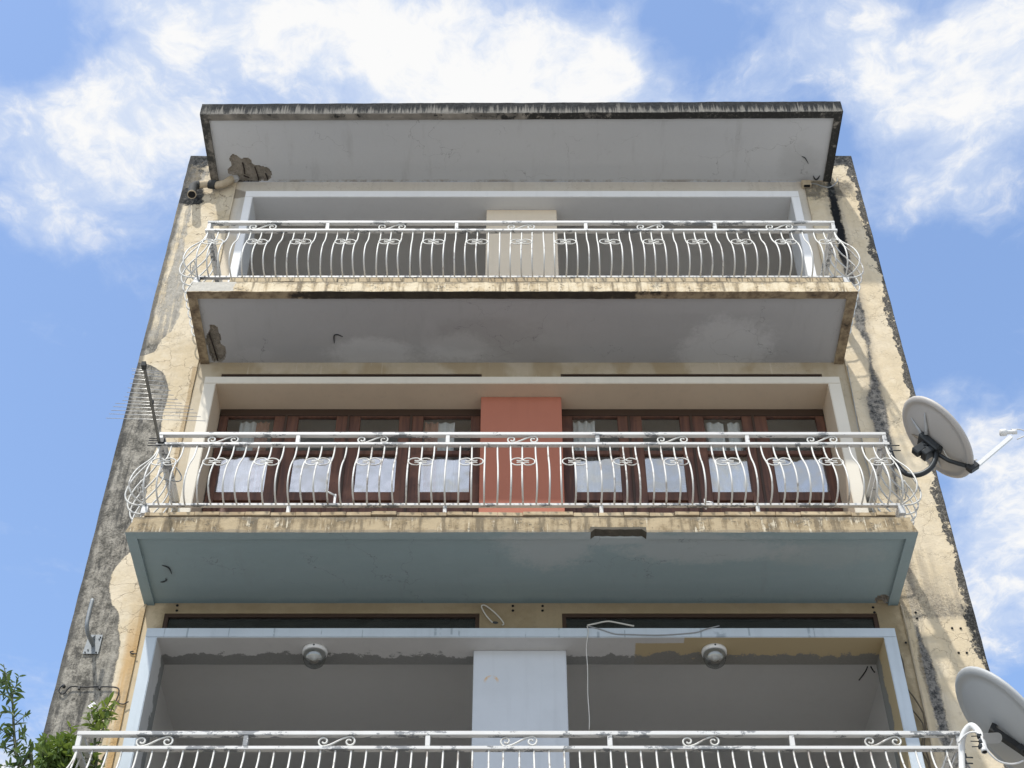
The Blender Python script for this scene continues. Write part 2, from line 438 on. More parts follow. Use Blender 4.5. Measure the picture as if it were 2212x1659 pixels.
def mat_soffit(kind):
    m, g = material('soffit_paint_' + kind)
    P = g.pos(); x, y, z = g.sep(P)
    nf = g.noise(P, 34, 6, .7); nl = g.noise(P, .8, 3)
    nb = g.add(g.noise(P, 3.0, 10, .72), g.mul(g.sub(nf, .5), .35))
    br = g.noise(g.vm('MULTIPLY', P, (2.2, 14, 1)), 1.0, 5, .6)
    if kind == 'roof':
        c = g.mix(nl, (.585, .59, .585), (.535, .545, .55))
        s1 = g.blob(x, y, 3.25, -.26, .22, .24, g.mul(g.sub(nb, .5), 2.0), .45)
        c = g.mix(g.mul(s1, .28), c, (.30, .305, .30))
        c = g.mix(g.mul(g.ss(y, -.05, -.01), g.ss(nb, .45, .6)), c, (.36, .33, .28))
    elif kind == 'top':
        c = g.mix(nl, (.385, .385, .385), (.425, .42, .415))
        w = g.mul(g.sub(nb, .5), 1.9)
        pt = g.mx(g.blob(x, y, -1.35, -.14, .42, .17, w, .34), g.mx(g.blob(x, y, -.55, -.17, .30, .20, w, .34), g.blob(x, y, 2.10, -.20, .44, .34, w, .34)))
        c = g.mix(g.mul(pt, .6), c, (.60, .605, .60))
        pt2 = g.mx(g.blob(x, y, -.80, -.30, .10, .28, w, .34), g.blob(x, y, -2.55, -.10, .2, .1, w, .34))
        c = g.mix(g.mul(pt2, .4), c, (.5, .5, .5))
        dk = g.mx(g.blob(x, y, -.35, -.38, .55, .22, w, .34), g.blob(x, y, .25, -.1, .3, .15, w, .34))
        c = g.mix(g.mul(dk, .22), c, (.24, .225, .215))
        dk2 = g.blob(x, y, 1.9, -.75, .8, .10, w, .34)
        c = g.mix(g.mul(dk2, .35), c, (.46, .455, .45))
    else:
        c = g.mix(nl, (.265, .34, .35), (.295, .365, .365))
        w = g.mul(g.sub(nb, .5), 2.0)
        c = g.mix(g.mul(g.ss(br, .5, .7), .25), c, (.33, .375, .385))
        pt = g.mx(g.blob(x, y, .30, -.72, .34, .24, w, .34), g.mx(g.blob(x, y, 1.55, -.72, .75, .16, w, .34), g.blob(x, y, .9, -.86, 1.0, .10, w, .34)))
        c = g.mix(g.mul(pt, .55), c, (.46, .475, .465))
        tp = g.blob(x, y, 2.6, -.66, .5, .16, w, .34)
        c = g.mix(g.mul(tp, .25), c, (.44, .43, .40))
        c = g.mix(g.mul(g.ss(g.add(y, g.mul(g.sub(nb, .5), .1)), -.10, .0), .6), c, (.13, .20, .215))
    wv = g.vm('SCALE', g.vm('SUBTRACT', g.noise(P, 3, 4, .6, col=True), (.5, .5, .5))); wv.node.inputs['Scale'].default_value = .5
    ck = g.mul(g.ss(g.vor(g.vm('ADD', P, wv), 1.6), .006, .001), g.ss(g.noise(P, 1.4, 3), .50, .60))
    c = g.mix(g.mul(ck, .45), c, (.12, .12, .12))
    dr = g.noise(g.vm('MULTIPLY', P, (7, 1.1, 1)), 1.0, 6, .65)
    c = g.mix(g.mul(g.ss(dr, .55, .75), .16), c, (.20, .19, .17))
    c = g.mix(g.mul(g.ss(g.noise(P, 9, 8, .78), .60, .70), .22), c, (.24, .235, .225))
    c = g.mix(g.mul(nf, .10), c, (.2, .2, .2))
    finish(g, c, .9, g.add(nf, g.mul(nb, 1.5)), .12, .01)
    return m

def mat_paint(name, c, dark=.12, rough=.8, scale=2.5, extra=None):
    m, g = material(name)
    P = g.pos(); n = g.noise(P, scale, 6, .62); f = g.noise(P, 50, 4, .6)
    st = g.noise(g.vm('MULTIPLY', P, (12, 12, .8)), 1.0, 5, .6)
    d = tuple(v * .55 for v in c)
    col = g.mix(g.mul(g.ss(n, .4, .75), dark), c, d)
    col = g.mix(g.mul(g.ss(st, .5, .75), dark), col, d)
    if extra: col = extra(g, P, col, n, f)
    finish(g, col, rough, g.add(f, n), .15, .008)
    return m

def blue_inner(g, P, col, n, f):                       # third storey recess: grey bare band at the back, ochre patch on the right
    x, y, z = g.sep(P)
    nb = g.noise(P, 4.5, 7, .68)
    och = g.mul(g.ss(g.add(x, g.mul(g.sub(nb, .5), .03)), 1.02, 1.035), g.ss(g.add(y, g.mul(g.sub(nb, .5), .03)), -.085, -.075))
    och = g.mx(och, g.ss(x, 1.42, 1.43))
    col = g.mix(och, col, (.46, .37, .22))
    lim = g.add(y, g.mul(g.sub(nb, .5), .40))
    lim = g.add(lim, g.mul(g.sub(f, .5), .05))
    back = g.ss(lim, .07, .09)
    col = g.mix(g.mul(back, .92), col, g.mix(f, (.16, .16, .15), (.26, .26, .245)))
    side = g.mul(g.ss(z, 7.66, 7.60), g.ss(g.add(y, g.mul(g.sub(nb, .5), .5)), .10, .16))
    col = g.mix(g.mul(side, .6), col, (.22, .23, .22))
    return col
def blue_front(g, P, col, n, f):
    x, y, z = g.sep(P)
    e = g.vor(g.vm('MULTIPLY', P, (1.9, 0, 0)), 1.0)
    cr = g.mul(g.ss(e, .010, .003), g.ss(g.noise(P, 11, 3), .42, .55))
    col = g.mix(g.mul(cr, .6), col, (.2, .24, .27))
    return col
def terracotta(g, P, col, n, f):
    x, y, z = g.sep(P)
    nb = g.noise(P, 6, 6, .66)
    col = g.mix(g.mul(g.ss(g.noise(P, 2.0, 3), .4, .7), .25), col, (.40, .155, .10))
    l = g.ss(g.m('ABSOLUTE', g.sub(g.add(z, g.mul(g.sub(nb, .5), .05)), 9.17)), .030, .008)
    l = g.mul(l, g.mul(g.ss(nb, .40, .56), g.mx(g.ss(x, .0, -.06), g.ss(x, .16, .22))))
    return g.mix(g.mul(l, .6), col, (.62, .50, .42))
def ring_mark(g, P, col, n, f):
    x, y, z = g.sep(P)
    d = g.vm('LENGTH', g.comb(g.sub(x, -.17), g.sub(z, 7.36), 0.0))
    rg = g.mul(g.ss(g.m('ABSOLUTE', g.sub(d, .052)), .015, .006), g.ss(z, 7.34, 7.41))
    return g.mix(g.mul(rg, g.ss(g.noise(P, 22, 4), .38, .5)), col, (.62, .40, .20))

def mat_header(kind, c1, c2, drips):
    m, g = material('header_' + kind)
    P = g.pos(); x, y, z = g.sep(P)
    col, h = plaster(g, c1, c2, streak=.2, crack=.25, seed=ord(kind[0]) * .37)
    if drips:
        zt = 11.16
        dr = g.noise(g.vm('MULTIPLY', P, (16, 1, .6)), 1.0, 5, .6); nb = g.noise(P, 4, 5, .65); pat = g.noise(g.vm('MULTIPLY', P, (1.7, 1, 1)), 1.0, 3)
        k = g.mul(g.ss(pat, .46, .56), g.ss(g.add(z, g.mul(g.sub(dr, .5), .5)), zt - .30, zt - .22))
        col = g.mix(g.mul(k, .55), col, (.31, .23, .12))
        col = g.mix(g.mul(g.ss(dr, .60, .68), .3), col, (.72, .68, .58))
    nb = g.noise(P, 3.3, 6, .7)
    cor = g.mx(g.ss(g.add(x, g.mul(g.sub(nb, .5), .5)), -2.93, -3.08), g.ss(g.add(x, g.mul(g.sub(nb, .5), .4)), 3.22, 3.34))
    return m, g, col, h, cor, x, z, nb
def header_mats():
    out = {}
    m, g, col, h, cor, x, z, nb = mat_header('upper', (.60, .56, .49), (.62, .59, .53), False)
    clean = g.mul(g.ss(g.add(x, g.mul(g.sub(nb, .5), .1)), 3.40, 3.20), g.ss(g.add(x, g.mul(g.sub(nb, .5), .1)), -3.15, -3.02))
    clean = g.mul(clean, g.ss(g.add(z, g.mul(g.sub(nb, .5), .2)), 13.1, 13.25))
    col = g.mix(g.mul(g.inv(clean), .8), col, (.585, .50, .37))
    col = g.mix(g.mul(g.blob(x, z, -3.3, 13.93, .36, .10, g.mul(g.sub(nb, .5), 1.2)), .65), col, (.16, .13, .095))
    finish(g, col, .9, h, .15, .01); out['A'] = m
    m, g, col, h, cor, x, z, nb = mat_header('middle', (.53, .465, .355), (.48, .41, .295), True)
    finish(g, col, .9, h, .2, .01); out['B'] = m
    m, g, col, h, cor, x, z, nb = mat_header('lower', (.33, .265, .165), (.28, .22, .13), False)
    col = g.mix(g.mul(cor, .75), col, (.60, .49, .33))
    finish(g, col, .9, h, .25, .012); out['C'] = m
    return out

def mat_metal_white():
    m, g = material('flaking_white_paint')
    P = g.pos()
    n = g.noise(g.vm('MULTIPLY', P, (4.5, 9, 9)), 1.0, 7, .7); f = g.noise(P, 70, 4, .6); k = g.noise(P, .9, 2)
    chip = g.ss(g.add(n, g.add(g.mul(g.sub(f, .5), .16), g.mul(g.sub(k, .5), .22))), .555, .58)
    white = g.mix(g.noise(P, 5, 4), (.64, .64, .62), (.50, .49, .46))
    under = g.mix(f, (.07, .08, .085), (.24, .25, .26))
    finish(g, g.mix(g.mul(chip, .92), white, under), .5, g.sub(g.mul(f, .3), g.mul(chip, 1.0)), .3, .003, 0, .4)
    return m
def mat_metal_bar():
    m, g = material('white_bar_paint')
    P = g.pos()
    n = g.noise(P, 9, 6, .7); f = g.noise(P, 80, 4, .6)
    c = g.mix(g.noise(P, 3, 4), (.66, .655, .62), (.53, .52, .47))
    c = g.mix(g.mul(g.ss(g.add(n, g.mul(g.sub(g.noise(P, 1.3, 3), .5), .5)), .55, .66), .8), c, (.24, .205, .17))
    finish(g, c, .5, f, .2, .002, 0, .4)
    return m
def mat_simple(name, c, rough=.6, metal=0.0, var=.3, scale=20, spec=.4):
    m, g = material(name)
    P = g.pos(); n = g.noise(P, scale, 5, .6)
    finish(g, g.mix(g.mul(n, var), c, tuple(v * .45 for v in c)), rough, n, .15, .004, metal, spec)
    return m
def mat_wood():
    m, g = material('varnished_wood')
    P = g.pos()
    gr = g.noise(g.vm('MULTIPLY', P, (22, 22, 1.6)), 1.0, 6, .6, .6); n = g.noise(P, 3, 5, .6)
    c = g.mix(g.ss(gr, .3, .7), (.135, .060, .036), (.066, .030, .021))
    c = g.mix(g.mul(g.ss(n, .5, .75), .5), c, (.22, .10, .062))
    c = g.mix(g.mul(g.ss(g.noise(P, 14, 5, .7), .58, .7), .35), c, (.03, .016, .012))
    finish(g, c, .55, gr, .25, .003, 0, .35)
    return m
def mat_glass(name, refl, tint=(.55, .6, .6)):
    m, g = material(name)
    P = g.pos(); n = g.noise(P, 1.4, 3); d = g.noise(P, 9, 6, .7)
    tr = g.new('BsdfTransparent'); g.put(tr.inputs[0], tint)
    gl = g.new('BsdfGlossy'); gl.inputs['Roughness'].default_value = .03; gl.inputs['Color'].default_value = (.98, .96, .91, 1)
    b = g.new('Bump'); b.inputs['Strength'].default_value = .16; b.inputs['Distance'].default_value = .05
    g.put(b.inputs['Height'], n); g.L.new(b.outputs[0], gl.inputs['Normal'])
    mxs = g.new('MixShader'); g.put(mxs.inputs[0], refl)
    g.L.new(tr.outputs[0], mxs.inputs[1]); g.L.new(gl.outputs[0], mxs.inputs[2])
    df = g.new('BsdfDiffuse'); g.put(df.inputs[0], (.4, .4, .38))
    m2 = g.new('MixShader'); g.put(m2.inputs[0], g.ss(d, .45, .9, .02, .10))
    g.L.new(mxs.outputs[0], m2.inputs[1]); g.L.new(df.outputs[0], m2.inputs[2])
    g.L.new(m2.outputs[0], g.out.inputs[0])
    return m
def mat_leaf(name, c1, c2):
    m, g = material(name)
    n = g.noise(g.pos(), 12, 3)
    inf = g.new('ObjectInfo').outputs['Random']
    c = g.mix(g.ss(g.add(n, g.mul(g.sub(inf, .5), .5)), .3, .7), c1, c2)
    b = g.new('BsdfPrincipled'); g.put(b.inputs['Base Color'], c); b.inputs['Roughness'].default_value = .45
    t = g.new('BsdfTranslucent'); g.put(t.inputs[0], g.mix(.5, c, (.20, .26, .03)))
    x = g.new('MixShader'); x.inputs[0].default_value = .3
    g.L.new(b.outputs[0], x.inputs[1]); g.L.new(t.outputs[0], x.inputs[2]); g.L.new(x.outputs[0], g.out.inputs[0])
    return m
def mat_cloth(name, c):
    m, g = material(name)
    P = g.pos(); n = g.noise(P, 6, 3)
    d = g.new('BsdfDiffuse'); g.put(d.inputs[0], g.mix(g.mul(n, .3), c, tuple(v * .7 for v in c)))
    t = g.new('BsdfTranslucent'); g.put(t.inputs[0], c)
    x = g.new('MixShader'); x.inputs[0].default_value = .25
    g.L.new(d.outputs[0], x.inputs[1]); g.L.new(t.outputs[0], x.inputs[2]); g.L.new(x.outputs[0], g.out.inputs[0])
    return m

M = dict(
    pierL=mat_pier('left'), pierR=mat_pier('right'),
    side=mat_plaster('side_render', (.42, .36, .26), (.30, .26, .2)),
    fas={'roof': mat_fascia('roof'), 'A': mat_fascia('top'), 'B': mat_fascia('middle')},
    sof={'roof': mat_soffit('roof'), 'A': mat_soffit('top'), 'B': mat_soffit('middle')},
    head=header_mats(),
    white=mat_paint('white_wall_paint', (.76, .755, .735), .10),
    reveal_white=mat_paint('white_reveal_paint', (.60, .61, .61), .08),
    cream=mat_paint('cream_wall_paint', (.66, .61, .51), .10),
    reveal_cream=mat_paint('cream_reveal_paint', (.60, .49, .36), .12),
    blue=mat_paint('pale_blue_paint', (.50, .555, .595), .18, extra=blue_front),
    reveal_blue=mat_paint('pale_reveal_paint', (.56, .55, .53), .12, extra=blue_inner),
    pillarA=mat_paint('beige_pillar_paint', (.68, .585, .45), .08),
    pillarB=mat_paint('terracotta_paint', (.41, .152, .096), .10, extra=terracotta),
    pillarC=mat_paint('pale_grey_blue_paint', (.55, .575, .60), .14, extra=ring_mark),
    room=mat_paint('room_paint', (.74, .73, .70), .05, .9),
    floor=mat_paint('room_floor', (.30, .28, .26), .2, .6), bfloor=mat_paint('balcony_floor', (.13, .115, .10), .2, .6),
    tile=mat_plaster('tile_edge', (.52, .42, .27), (.36, .27, .16), streak=.7, crack=.4, cscale=7),
    concrete=mat_plaster('bare_concrete', (.33, .295, .245), (.19, .17, .14), streak=.2, crack=.5, cscale=9),
    bite=mat_plaster('dark_broken_concrete', (.085, .075, .055), (.045, .04, .032), streak=.2, crack=.5, cscale=9),
    rebar=mat_simple('rusted_steel', (.035, .025, .02), .9),
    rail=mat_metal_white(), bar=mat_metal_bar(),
    wood=mat_wood(),
    glass=mat_glass('window_glass', .11, (.93, .95, .95)), glass_refl=mat_glass('raised_reflection_glass', .33, (.9, .92, .92)), glass_d=mat_glass('dark_glass', .10, (.4, .42, .42)),  # lower panes: reflectance raised to stand in for a brighter mirrored sky
    dark_wood=mat_simple('dark_frame_wood', (.05, .028, .017), .6),
    black=mat_simple('black_plastic', (.018, .019, .02), .5),
    iron=mat_simple('dark_iron', (.05, .055, .058), .45, .6),
    galv=mat_simple('galvanised_steel', (.26, .28, .29), .6, .3, .5, 45),
    alu=mat_simple('bright_aluminium', (.50, .50, .48), .35, .85, .2, 30),
    boom=mat_simple('grey_boom', (.16, .155, .135), .5, .2),
    dish=mat_simple('dish_grey_paint', (.47, .445, .41), .5, 0, .25, 6),
    dish_w=mat_simple('dish_pale_paint', (.42, .43, .425), .5, 0, .15, 6),
    plastic=mat_simple('white_plastic', (.72, .72, .70), .4, 0, .2, 15),
    rustfin=mat_simple('dirty_rib', (.33, .27, .19), .7, 0, .5, 10),
    pipe=mat_plaster('drain_pipe_paint', (.55, .46, .33), (.40, .33, .23), streak=.5, crack=.1),
    pipe_black=mat_simple('moldy_pipe', (.05, .052, .05), .8, 0, .7, 18),
    void=mat_simple('pipe_inside', (.008, .008, .008), .9),
    wire_w=mat_simple('white_wire', (.60, .58, .52), .5), wire_b=mat_simple('black_wire', (.016, .016, .016), .5),
    wire_g=mat_simple('grey_wire', (.30, .31, .31), .5),
    cur_w=mat_cloth('white_curtain', (.84, .84, .82)), cur_p=mat_cloth('pink_curtain', (.52, .28, .20)),
    leaf_d=mat_leaf('dark_leaf', (.035, .075, .028), (.070, .125, .045)),
    leaf_l=mat_leaf('light_leaf', (.11, .18, .04), (.25, .31, .07)),
    stem=mat_simple('green_stem', (.06, .07, .03), .7), petal=mat_simple('white_petal', (.8, .78, .76), .6),
    asphalt=mat_plaster('asphalt', (.12, .118, .112), (.15, .145, .14), streak=0, crack=.2),
    paving=mat_plaster('paving', (.46, .45, .43), (.38, .37, .35), streak=0, crack=.2),
)
M['globe'] = mat_glass('lamp_glass', .16, (.62, .64, .64))

# ------------------------------------------------------------------ ground
def structure(name, bm, mat, loc=(0, 0, 0)):
    o = obj(name, bm, mat, None, loc); o['kind'] = 'structure'; return o
bm = BM(); sheet(bm, (-300, -300, GROUND), (600, 0, 0), (0, 600, 0), 4, 4); structure('ground', bm, M['paving'])
bm = BM(); sheet(bm, (-300, -9.0, GROUND + .004), (600, 0, 0), (0, 6.0, 0), 8, 1); structure('road', bm, M['asphalt'])
bm = BM(); box(bm, -40, 40, -2.9, -.03, GROUND + .002, GROUND + .12, bev=.01); structure('pavement', bm, M['paving'])

# ------------------------------------------------------------------ apartment building
XL, XR = -3.72, 3.925                # outer corners
WL, WR = -3.12, 3.31                 # the wall between the two piers
ZT = 14.63
B = thing('apartment_building', 'weathered cream apartment block with stacked balconies and a flat overhanging roof', 'building', (0, 0, GROUND))
def part(name, bm, mats, parent=None):
    o = obj(name, bm, mats, parent or B, (0, 0, -GROUND) if parent is None else (0, 0, 0)); return o
bm = BM(); gridbox(bm, XL, WL, -.02, .26, 3.0, ZT, .06, skip='bk'); rough(bm, .0035, 5); box(bm, XL, WL, -.02, .26, GROUND, 3.0)
part('pier', bm, M['pierL'])['label'] = 'left pier with its paint largely gone to bare grey render'
bm = BM(); gridbox(bm, WR, XR, -.02, .26, 3.0, ZT, .06, skip='bk'); rough(bm, .0035, 5); box(bm, WR, XR, -.02, .26, GROUND, 3.0)
part('pier', bm, M['pierR'])['label'] = 'right pier, cream with black streaks and a speckled black edge'
bm = BM(); box(bm, XL, XL + .2, .26, 9.0, GROUND, ZT); part('side_wall', bm, M['side'])
bm = BM(); box(bm, XR - .2, XR, .26, 9.0, GROUND, ZT); part('side_wall', bm, M['side'])
bm = BM(); box(bm, XL + .2, XR - .2, 8.8, 9.0, GROUND, ZT); part('back_wall', bm, M['side'])
bm = BM(); box(bm, XL + .2, XR - .2, .26, 8.8, 14.25, 14.45); part('roof', bm, M['side'])
bm = BM(); box(bm, WL, WR, .0, .24, GROUND, 4.9); part('wall', bm, M['side'])

LV = {  # soffit above, slab top below, surround: outer left, inner left, inner right, top, bottom of its head
    'A': dict(s=14.154, f=11.30, ol=-2.953, il=-2.866, ir=3.086, t=13.769, b=13.66, tr=None, pz=M['pillarA'], sur=(M['white'], M['reveal_white'])),
    'B': dict(s=11.160, f=8.34, ol=-2.979, il=-2.864, ir=3.056, t=10.789, b=10.692, tr=(10.997, (-2.87, -.299), (.48, 3.061)), pz=M['pillarB'], sur=(M['cream'], M['reveal_cream'])),
    'C': dict(s=8.155, f=5.34, ol=-3.03, il=-2.93, ir=3.07, t=7.772, b=7.677, tr=(8.047, (-2.953, -.276), (.425, 3.103)), pz=M['pillarC'], sur=(M['blue'], M['reveal_blue'])),
}
OR = 3.177
QB = .22                              # back of the recess
for k, L in LV.items():
    s, f = L['s'], L['f']
    bm = BM()
    top = s + .12                     # tucked up beside the slab's root
    if L['tr']:
        zt, (a0, a1), (b0, b1) = L['tr']
        box(bm, WL, a0, 0, QB, L['t'], s); box(bm, a1, b0, 0, QB, L['t'], s); box(bm, b1, WR, 0, QB, L['t'], s)
        box(bm, a0, a1, 0, QB, zt, s); box(bm, b0, b1, 0, QB, zt, s)
    else:
        box(bm, WL, WR, 0, QB, L['t'], s)
    box(bm, WL, L['ol'], 0, QB, f, L['t']); box(bm, OR, WR, 0, QB, f, L['t'])
    w = part('wall', bm, M['head'][k])
    # window surround: front face in one paint, faces inside the recess in the other
    bm = BM()
    def ubox(x0, x1, z0, z1, inner):
        F = box(bm, x0, x1, -.165, QB, z0, z1)
        F[inner].material_index = 1
    ubox(L['ol'], L['il'], f, L['b'], 1); ubox(L['ir'], OR, f, L['b'], 0); ubox(L['ol'], OR, L['b'], L['t'], 4)
    bmesh.ops.bevel(bm, geom=[e for e in bm.edges if abs(e.verts[0].co.y + .165) < 1e-4 and abs(e.verts[1].co.y + .165) < 1e-4], offset=.006, segments=2, affect='EDGES')
    o = part('window_surround', bm, list(L['sur']))
    o['label'] = {'A': 'white surround of the top loggia', 'B': 'cream surround of the wooden doors', 'C': 'pale blue surround of the lowest loggia'}[k]
    x0, x1 = {'A': (-.283, .496), 'B': (-.302, .480), 'C': (-.320, .451)}[k]
    bm = BM(); box(bm, x0, x1, .015, .42, f, L['b'] - .001, bev=.006)
    o = part('pillar', bm, L['pz']); o['label'] = {'A': 'beige pillar', 'B': 'terracotta red pillar', 'C': 'pale blue pillar with a faint ring mark'}[k]
    # the room behind
    rl, rr, rb = L['il'] - .25, L['ir'] + .25, 5.2
    bm = BM()
    box(bm, rl, rr, QB, rb, s - .03, s + .05, 0); part('room_ceiling', bm, M['room'])
    bm = BM(); box(bm, rl, rr, QB, rb, f - .08, f, 0); part('room_floor', bm, M['floor'])
    bm = BM(); box(bm, rl - .1, rl, QB, rb, f, s - .03); box(bm, rr, rr + .1, QB, rb, f, s - .03); box(bm, rl - .1, rr + .1, rb, rb + .1, f, s - .03)
    part('room_wall', bm, M['room'])

# transom lights under the slabs
for k in 'BC':
    L = LV[k]; zt, *xs = L['tr']; zb = L['t']
    for (a0, a1) in xs:
        bm = BM(); t = .035 if k == 'C' else .02
        box(bm, a0 + .001, a1 - .001, .006, .07, zt - t, zt - .001); box(bm, a0 + .001, a0 + t, .006, .07, zb + .001, zt - t); box(bm, a1 - t, a1 - .001, .006, .07, zb + .001, zt - t)
        box(bm, a0 + t, a1 - t, .006, .07, zb + .001, zb + t)
        fr = part('transom_window', bm, M['dark_wood'])
        bm = BM(); box(bm, a0 + t, a1 - t, .022, .028, zb + t, zt - t); part('pane', bm, M['glass_d'], fr)

# ------------------------------------------------------------------ roof and balcony slabs
def inpoly_noise(p, cx, cy, rx, ry, sc=9.0, amp=.55):
    d = math.hypot((p.x - cx) / rx, (p.y - cy) / ry)
    return d + amp * mnoise.noise(Vector((p.x * sc, p.y * sc, 3.3))) < 1.0
SPALL = {'roof': [(-3.05, -.17, .15, .19), (-2.93, -.10, .20, .13)], 'A': [(-2.935, -.26, .065, .24), (-2.90, -.13, .06, .14)], 'B': [(3.16, -.06, .045, .07)]}
def slab(kind, name, x0, x1, yl, yr, zs, lipw, h, lean):
    """zs: painted soffit; the lip hangs 2.5 cm below it round the rim"""
    zl = zs - .025
    fm, sm = M['fas'][kind], M['sof'][kind]
    bm = BM()
    yf = -.95
    gridbox(bm, x0, x1, yf, -.001, zs, zs + h - .025, .035, (0, 0, 0, 0, 1, 3), skip='b')
    # soffit, fine enough for the broken places
    nx, ny = int((x1 - x0 - 2 * lipw) / .013), int((-.001 - yf - lipw) / .013)
    before = set(bm.verts)
    sheet(bm, (x0 + lipw, yf + lipw, zs), (0, -.001 - yf - lipw, 0), (x1 - x0 - 2 * lipw, 0, 0), ny, nx, 1)
    sof = [v for v in bm.verts if v not in before]
    hit = set()
    for v in sof:
        for e in SPALL.get(kind, ()):
            if inpoly_noise(v.co, *e): hit.add(v)
    for v in hit: v.co.z += .030 + .010 * mnoise.noise(v.co * 30) + .008 * mnoise.noise(v.co * 75)
    for f_ in bm.faces:
        n_ = sum(v in hit for v in f_.verts)
        if n_ >= 1: f_.material_index = 2
    # the lip round the rim
    lm = 1 if kind == 'B' else 0
    xi0, xi1, yi = x0 + lipw, x1 - lipw, yf + lipw
    gridbox(bm, x0, x1, yf, yi, zl, zs, .035, (0, lm, 0, 0, lm, 0), skip='t')
    gridbox(bm, x0, xi0, yi, -.001, zl, zs, .035, (0, 0, 0, lm, lm, 0), skip='tf')
    gridbox(bm, xi1, x1, yi, -.001, zl, zs, .035, (0, 0, lm, 0, lm, 0), skip='tf')
    if kind == 'B':                   # the bite out of the front lip
        for v in bm.verts:
            if abs(v.co.x - .86 - .03 * mnoise.noise(v.co * 8)) < .22 and v.co.y < yi + .002 and v.co.z < zs + .03:
                v.co.z = max(v.co.z, zs + .012 + .008 * mnoise.noise(v.co * 22))
        for f_ in bm.faces:
            c_ = f_.calc_center_median()
            if abs(c_.x - .86) < .225 and c_.y < yi + .002 and zs - .012 < c_.z < zs + .034: f_.material_index = 4
    bmesh.ops.remove_doubles(bm, verts=bm.verts, dist=1e-5)
    for v in bm.verts:
        t = (v.co.x - x0) / (x1 - x0)
        k = (v.co.y / yf)
        v.co.y += (yl * (1 - t) + yr * t - yf) * k
        if lean:                      # the mortar edge leans back towards the top
            q = max(0, (v.co.z - zl) / h)
            v.co.y += .02 * q * k
            v.co.x += .05 * q if v.co.x < x0 + .02 else -.05 * q if v.co.x > x1 - .02 else 0
        n_ = mnoise.noise_vector(v.co * 5) + .6 * mnoise.noise_vector(v.co * 17)
        amp = .0035 if v.co.z > zs + .001 or v.co.y < yi else .0012
        v.co += n_ * amp
        if v.co.y > -.001: v.co.y = -.001
    o = part(name, bm, [fm, sm, M['concrete'], M['bfloor'], M['bite']])
    return o
roof = slab('roof', 'roof_slab', -3.412, 3.615, -.93, -.965, 14.154, .085, .20, False); roof['label'] = 'overhanging roof slab with a black streaked edge'
slA = slab('A', 'balcony_slab', -3.10, 3.295, -.95, -.95, 11.160, .09, .165, True); slA['label'] = 'top balcony slab with a cream edge'
slB = slab('B', 'balcony_slab', -3.14, 3.298, -.96, -.96, 8.155, .085, .18, True); slB['label'] = 'middle balcony slab with a blue grey underside'
slC = slab('B', 'balcony_slab', -3.24, 3.315, -.96, -.96, 5.155, .085, .18, True); slC['label'] = 'lowest balcony slab'

def curl(sl, pts, r=.006):
    bm = BM(); P = smooth_path(pts, 4)
    tube(bm, P, [r * (.35 + .65 * math.sin(math.pi * (i + .5) / len(P))) for i in range(len(P))], 5)
    o = part('paint_curl', bm, M['iron'], sl); return o
def sp(ox, oy, k, pts, z):
    out = []
    for x, y in pts:
        u, Y, Z = ray((ox + x * k) * .5486, (oy + y * k) * .5486); out.append(Vector((u * z / Z, Y * z / Z - D, z)))
    return out
curl(slB, sp(400, 2200, .2411, [(985, 110), (1060, 130), (1110, 170), (1145, 250)], 8.148)); curl(slB, sp(400, 2200, .2411, [(960, 380), (1010, 380), (1060, 350), (1040, 325)], 8.148))
curl(slA, sp(600, 350, .6781, [(1056, 1478), (1055, 1435), (1075, 1428), (1105, 1440)], 11.152), .007)
curl(roof, sp(3080, 600, .19286, [(400, 85), (470, 118), (535, 230)], 14.146)); curl(roof, sp(3080, 600, .19286, [(635, 480), (665, 540), (705, 555), (740, 520), (768, 475)], 14.146), .010)
# reinforcement showing in the broken soffits
for sl, bars in ((roof, [((-3.03, -.26, 14.168), (-3.025, -.10, 14.170)), ((-2.90, -.20, 14.168), (-2.875, -.01, 14.168)), ((-2.79, -.11, 14.168), (-2.775, -.02, 14.168)), ((-3.04, -.08, 14.166), (-2.98, -.05, 14.166))]),
                 (slA, [((-2.97, -.40, 11.172), (-2.93, -.02, 11.170))])):
    for a, b in bars:
        bm = BM(); a, b = Vector(a), Vector(b)
        tube(bm, [a, (a + b) / 2 + Vector((.004, 0, -.003)), b], .008, 6)
        part('rebar', bm, M['rebar'], sl)
# tiles along the balcony fronts
for sl, z0, xs, xe, y0 in ((slA, 11.300, -2.72, 3.19, -.922), (slB, 8.332, -3.03, 3.16, -.925), (slC, 5.332, -3.03, 3.16, -.925)):
    bm = BM(); box(bm, xs - (.28 if sl is slA else 0), xe, y0 + .020, y0 + .24, z0 - .004, z0 + .016); part('mortar_joint', bm, M['rebar'], sl)
    x = xs; i = 0; z0 += .010
    while x < xe - .05:
        w = min(.208, xe - x)
        if not (sl is slA and abs(x - .78) < .06 and False):
            bm = BM(); hgt = .062 if sl is slA else .040
            box(bm, 0.0015, w - .0015, 0, .25, 0, hgt, bev=.004)
            for v in bm.verts: v.co += mnoise.noise_vector(v.co * 9 + Vector((i * 3.1, 0, 0))) * .003
            o = link('edge_tile', mesh('edge_tile', bm, M['tile']), sl, (x, y0 + random.uniform(-.007, .007), z0 + random.uniform(-.003, .003)))
            o.rotation_euler = (0, random.uniform(-.012, .012), random.uniform(-.01, .01))
        x += w; i += 1

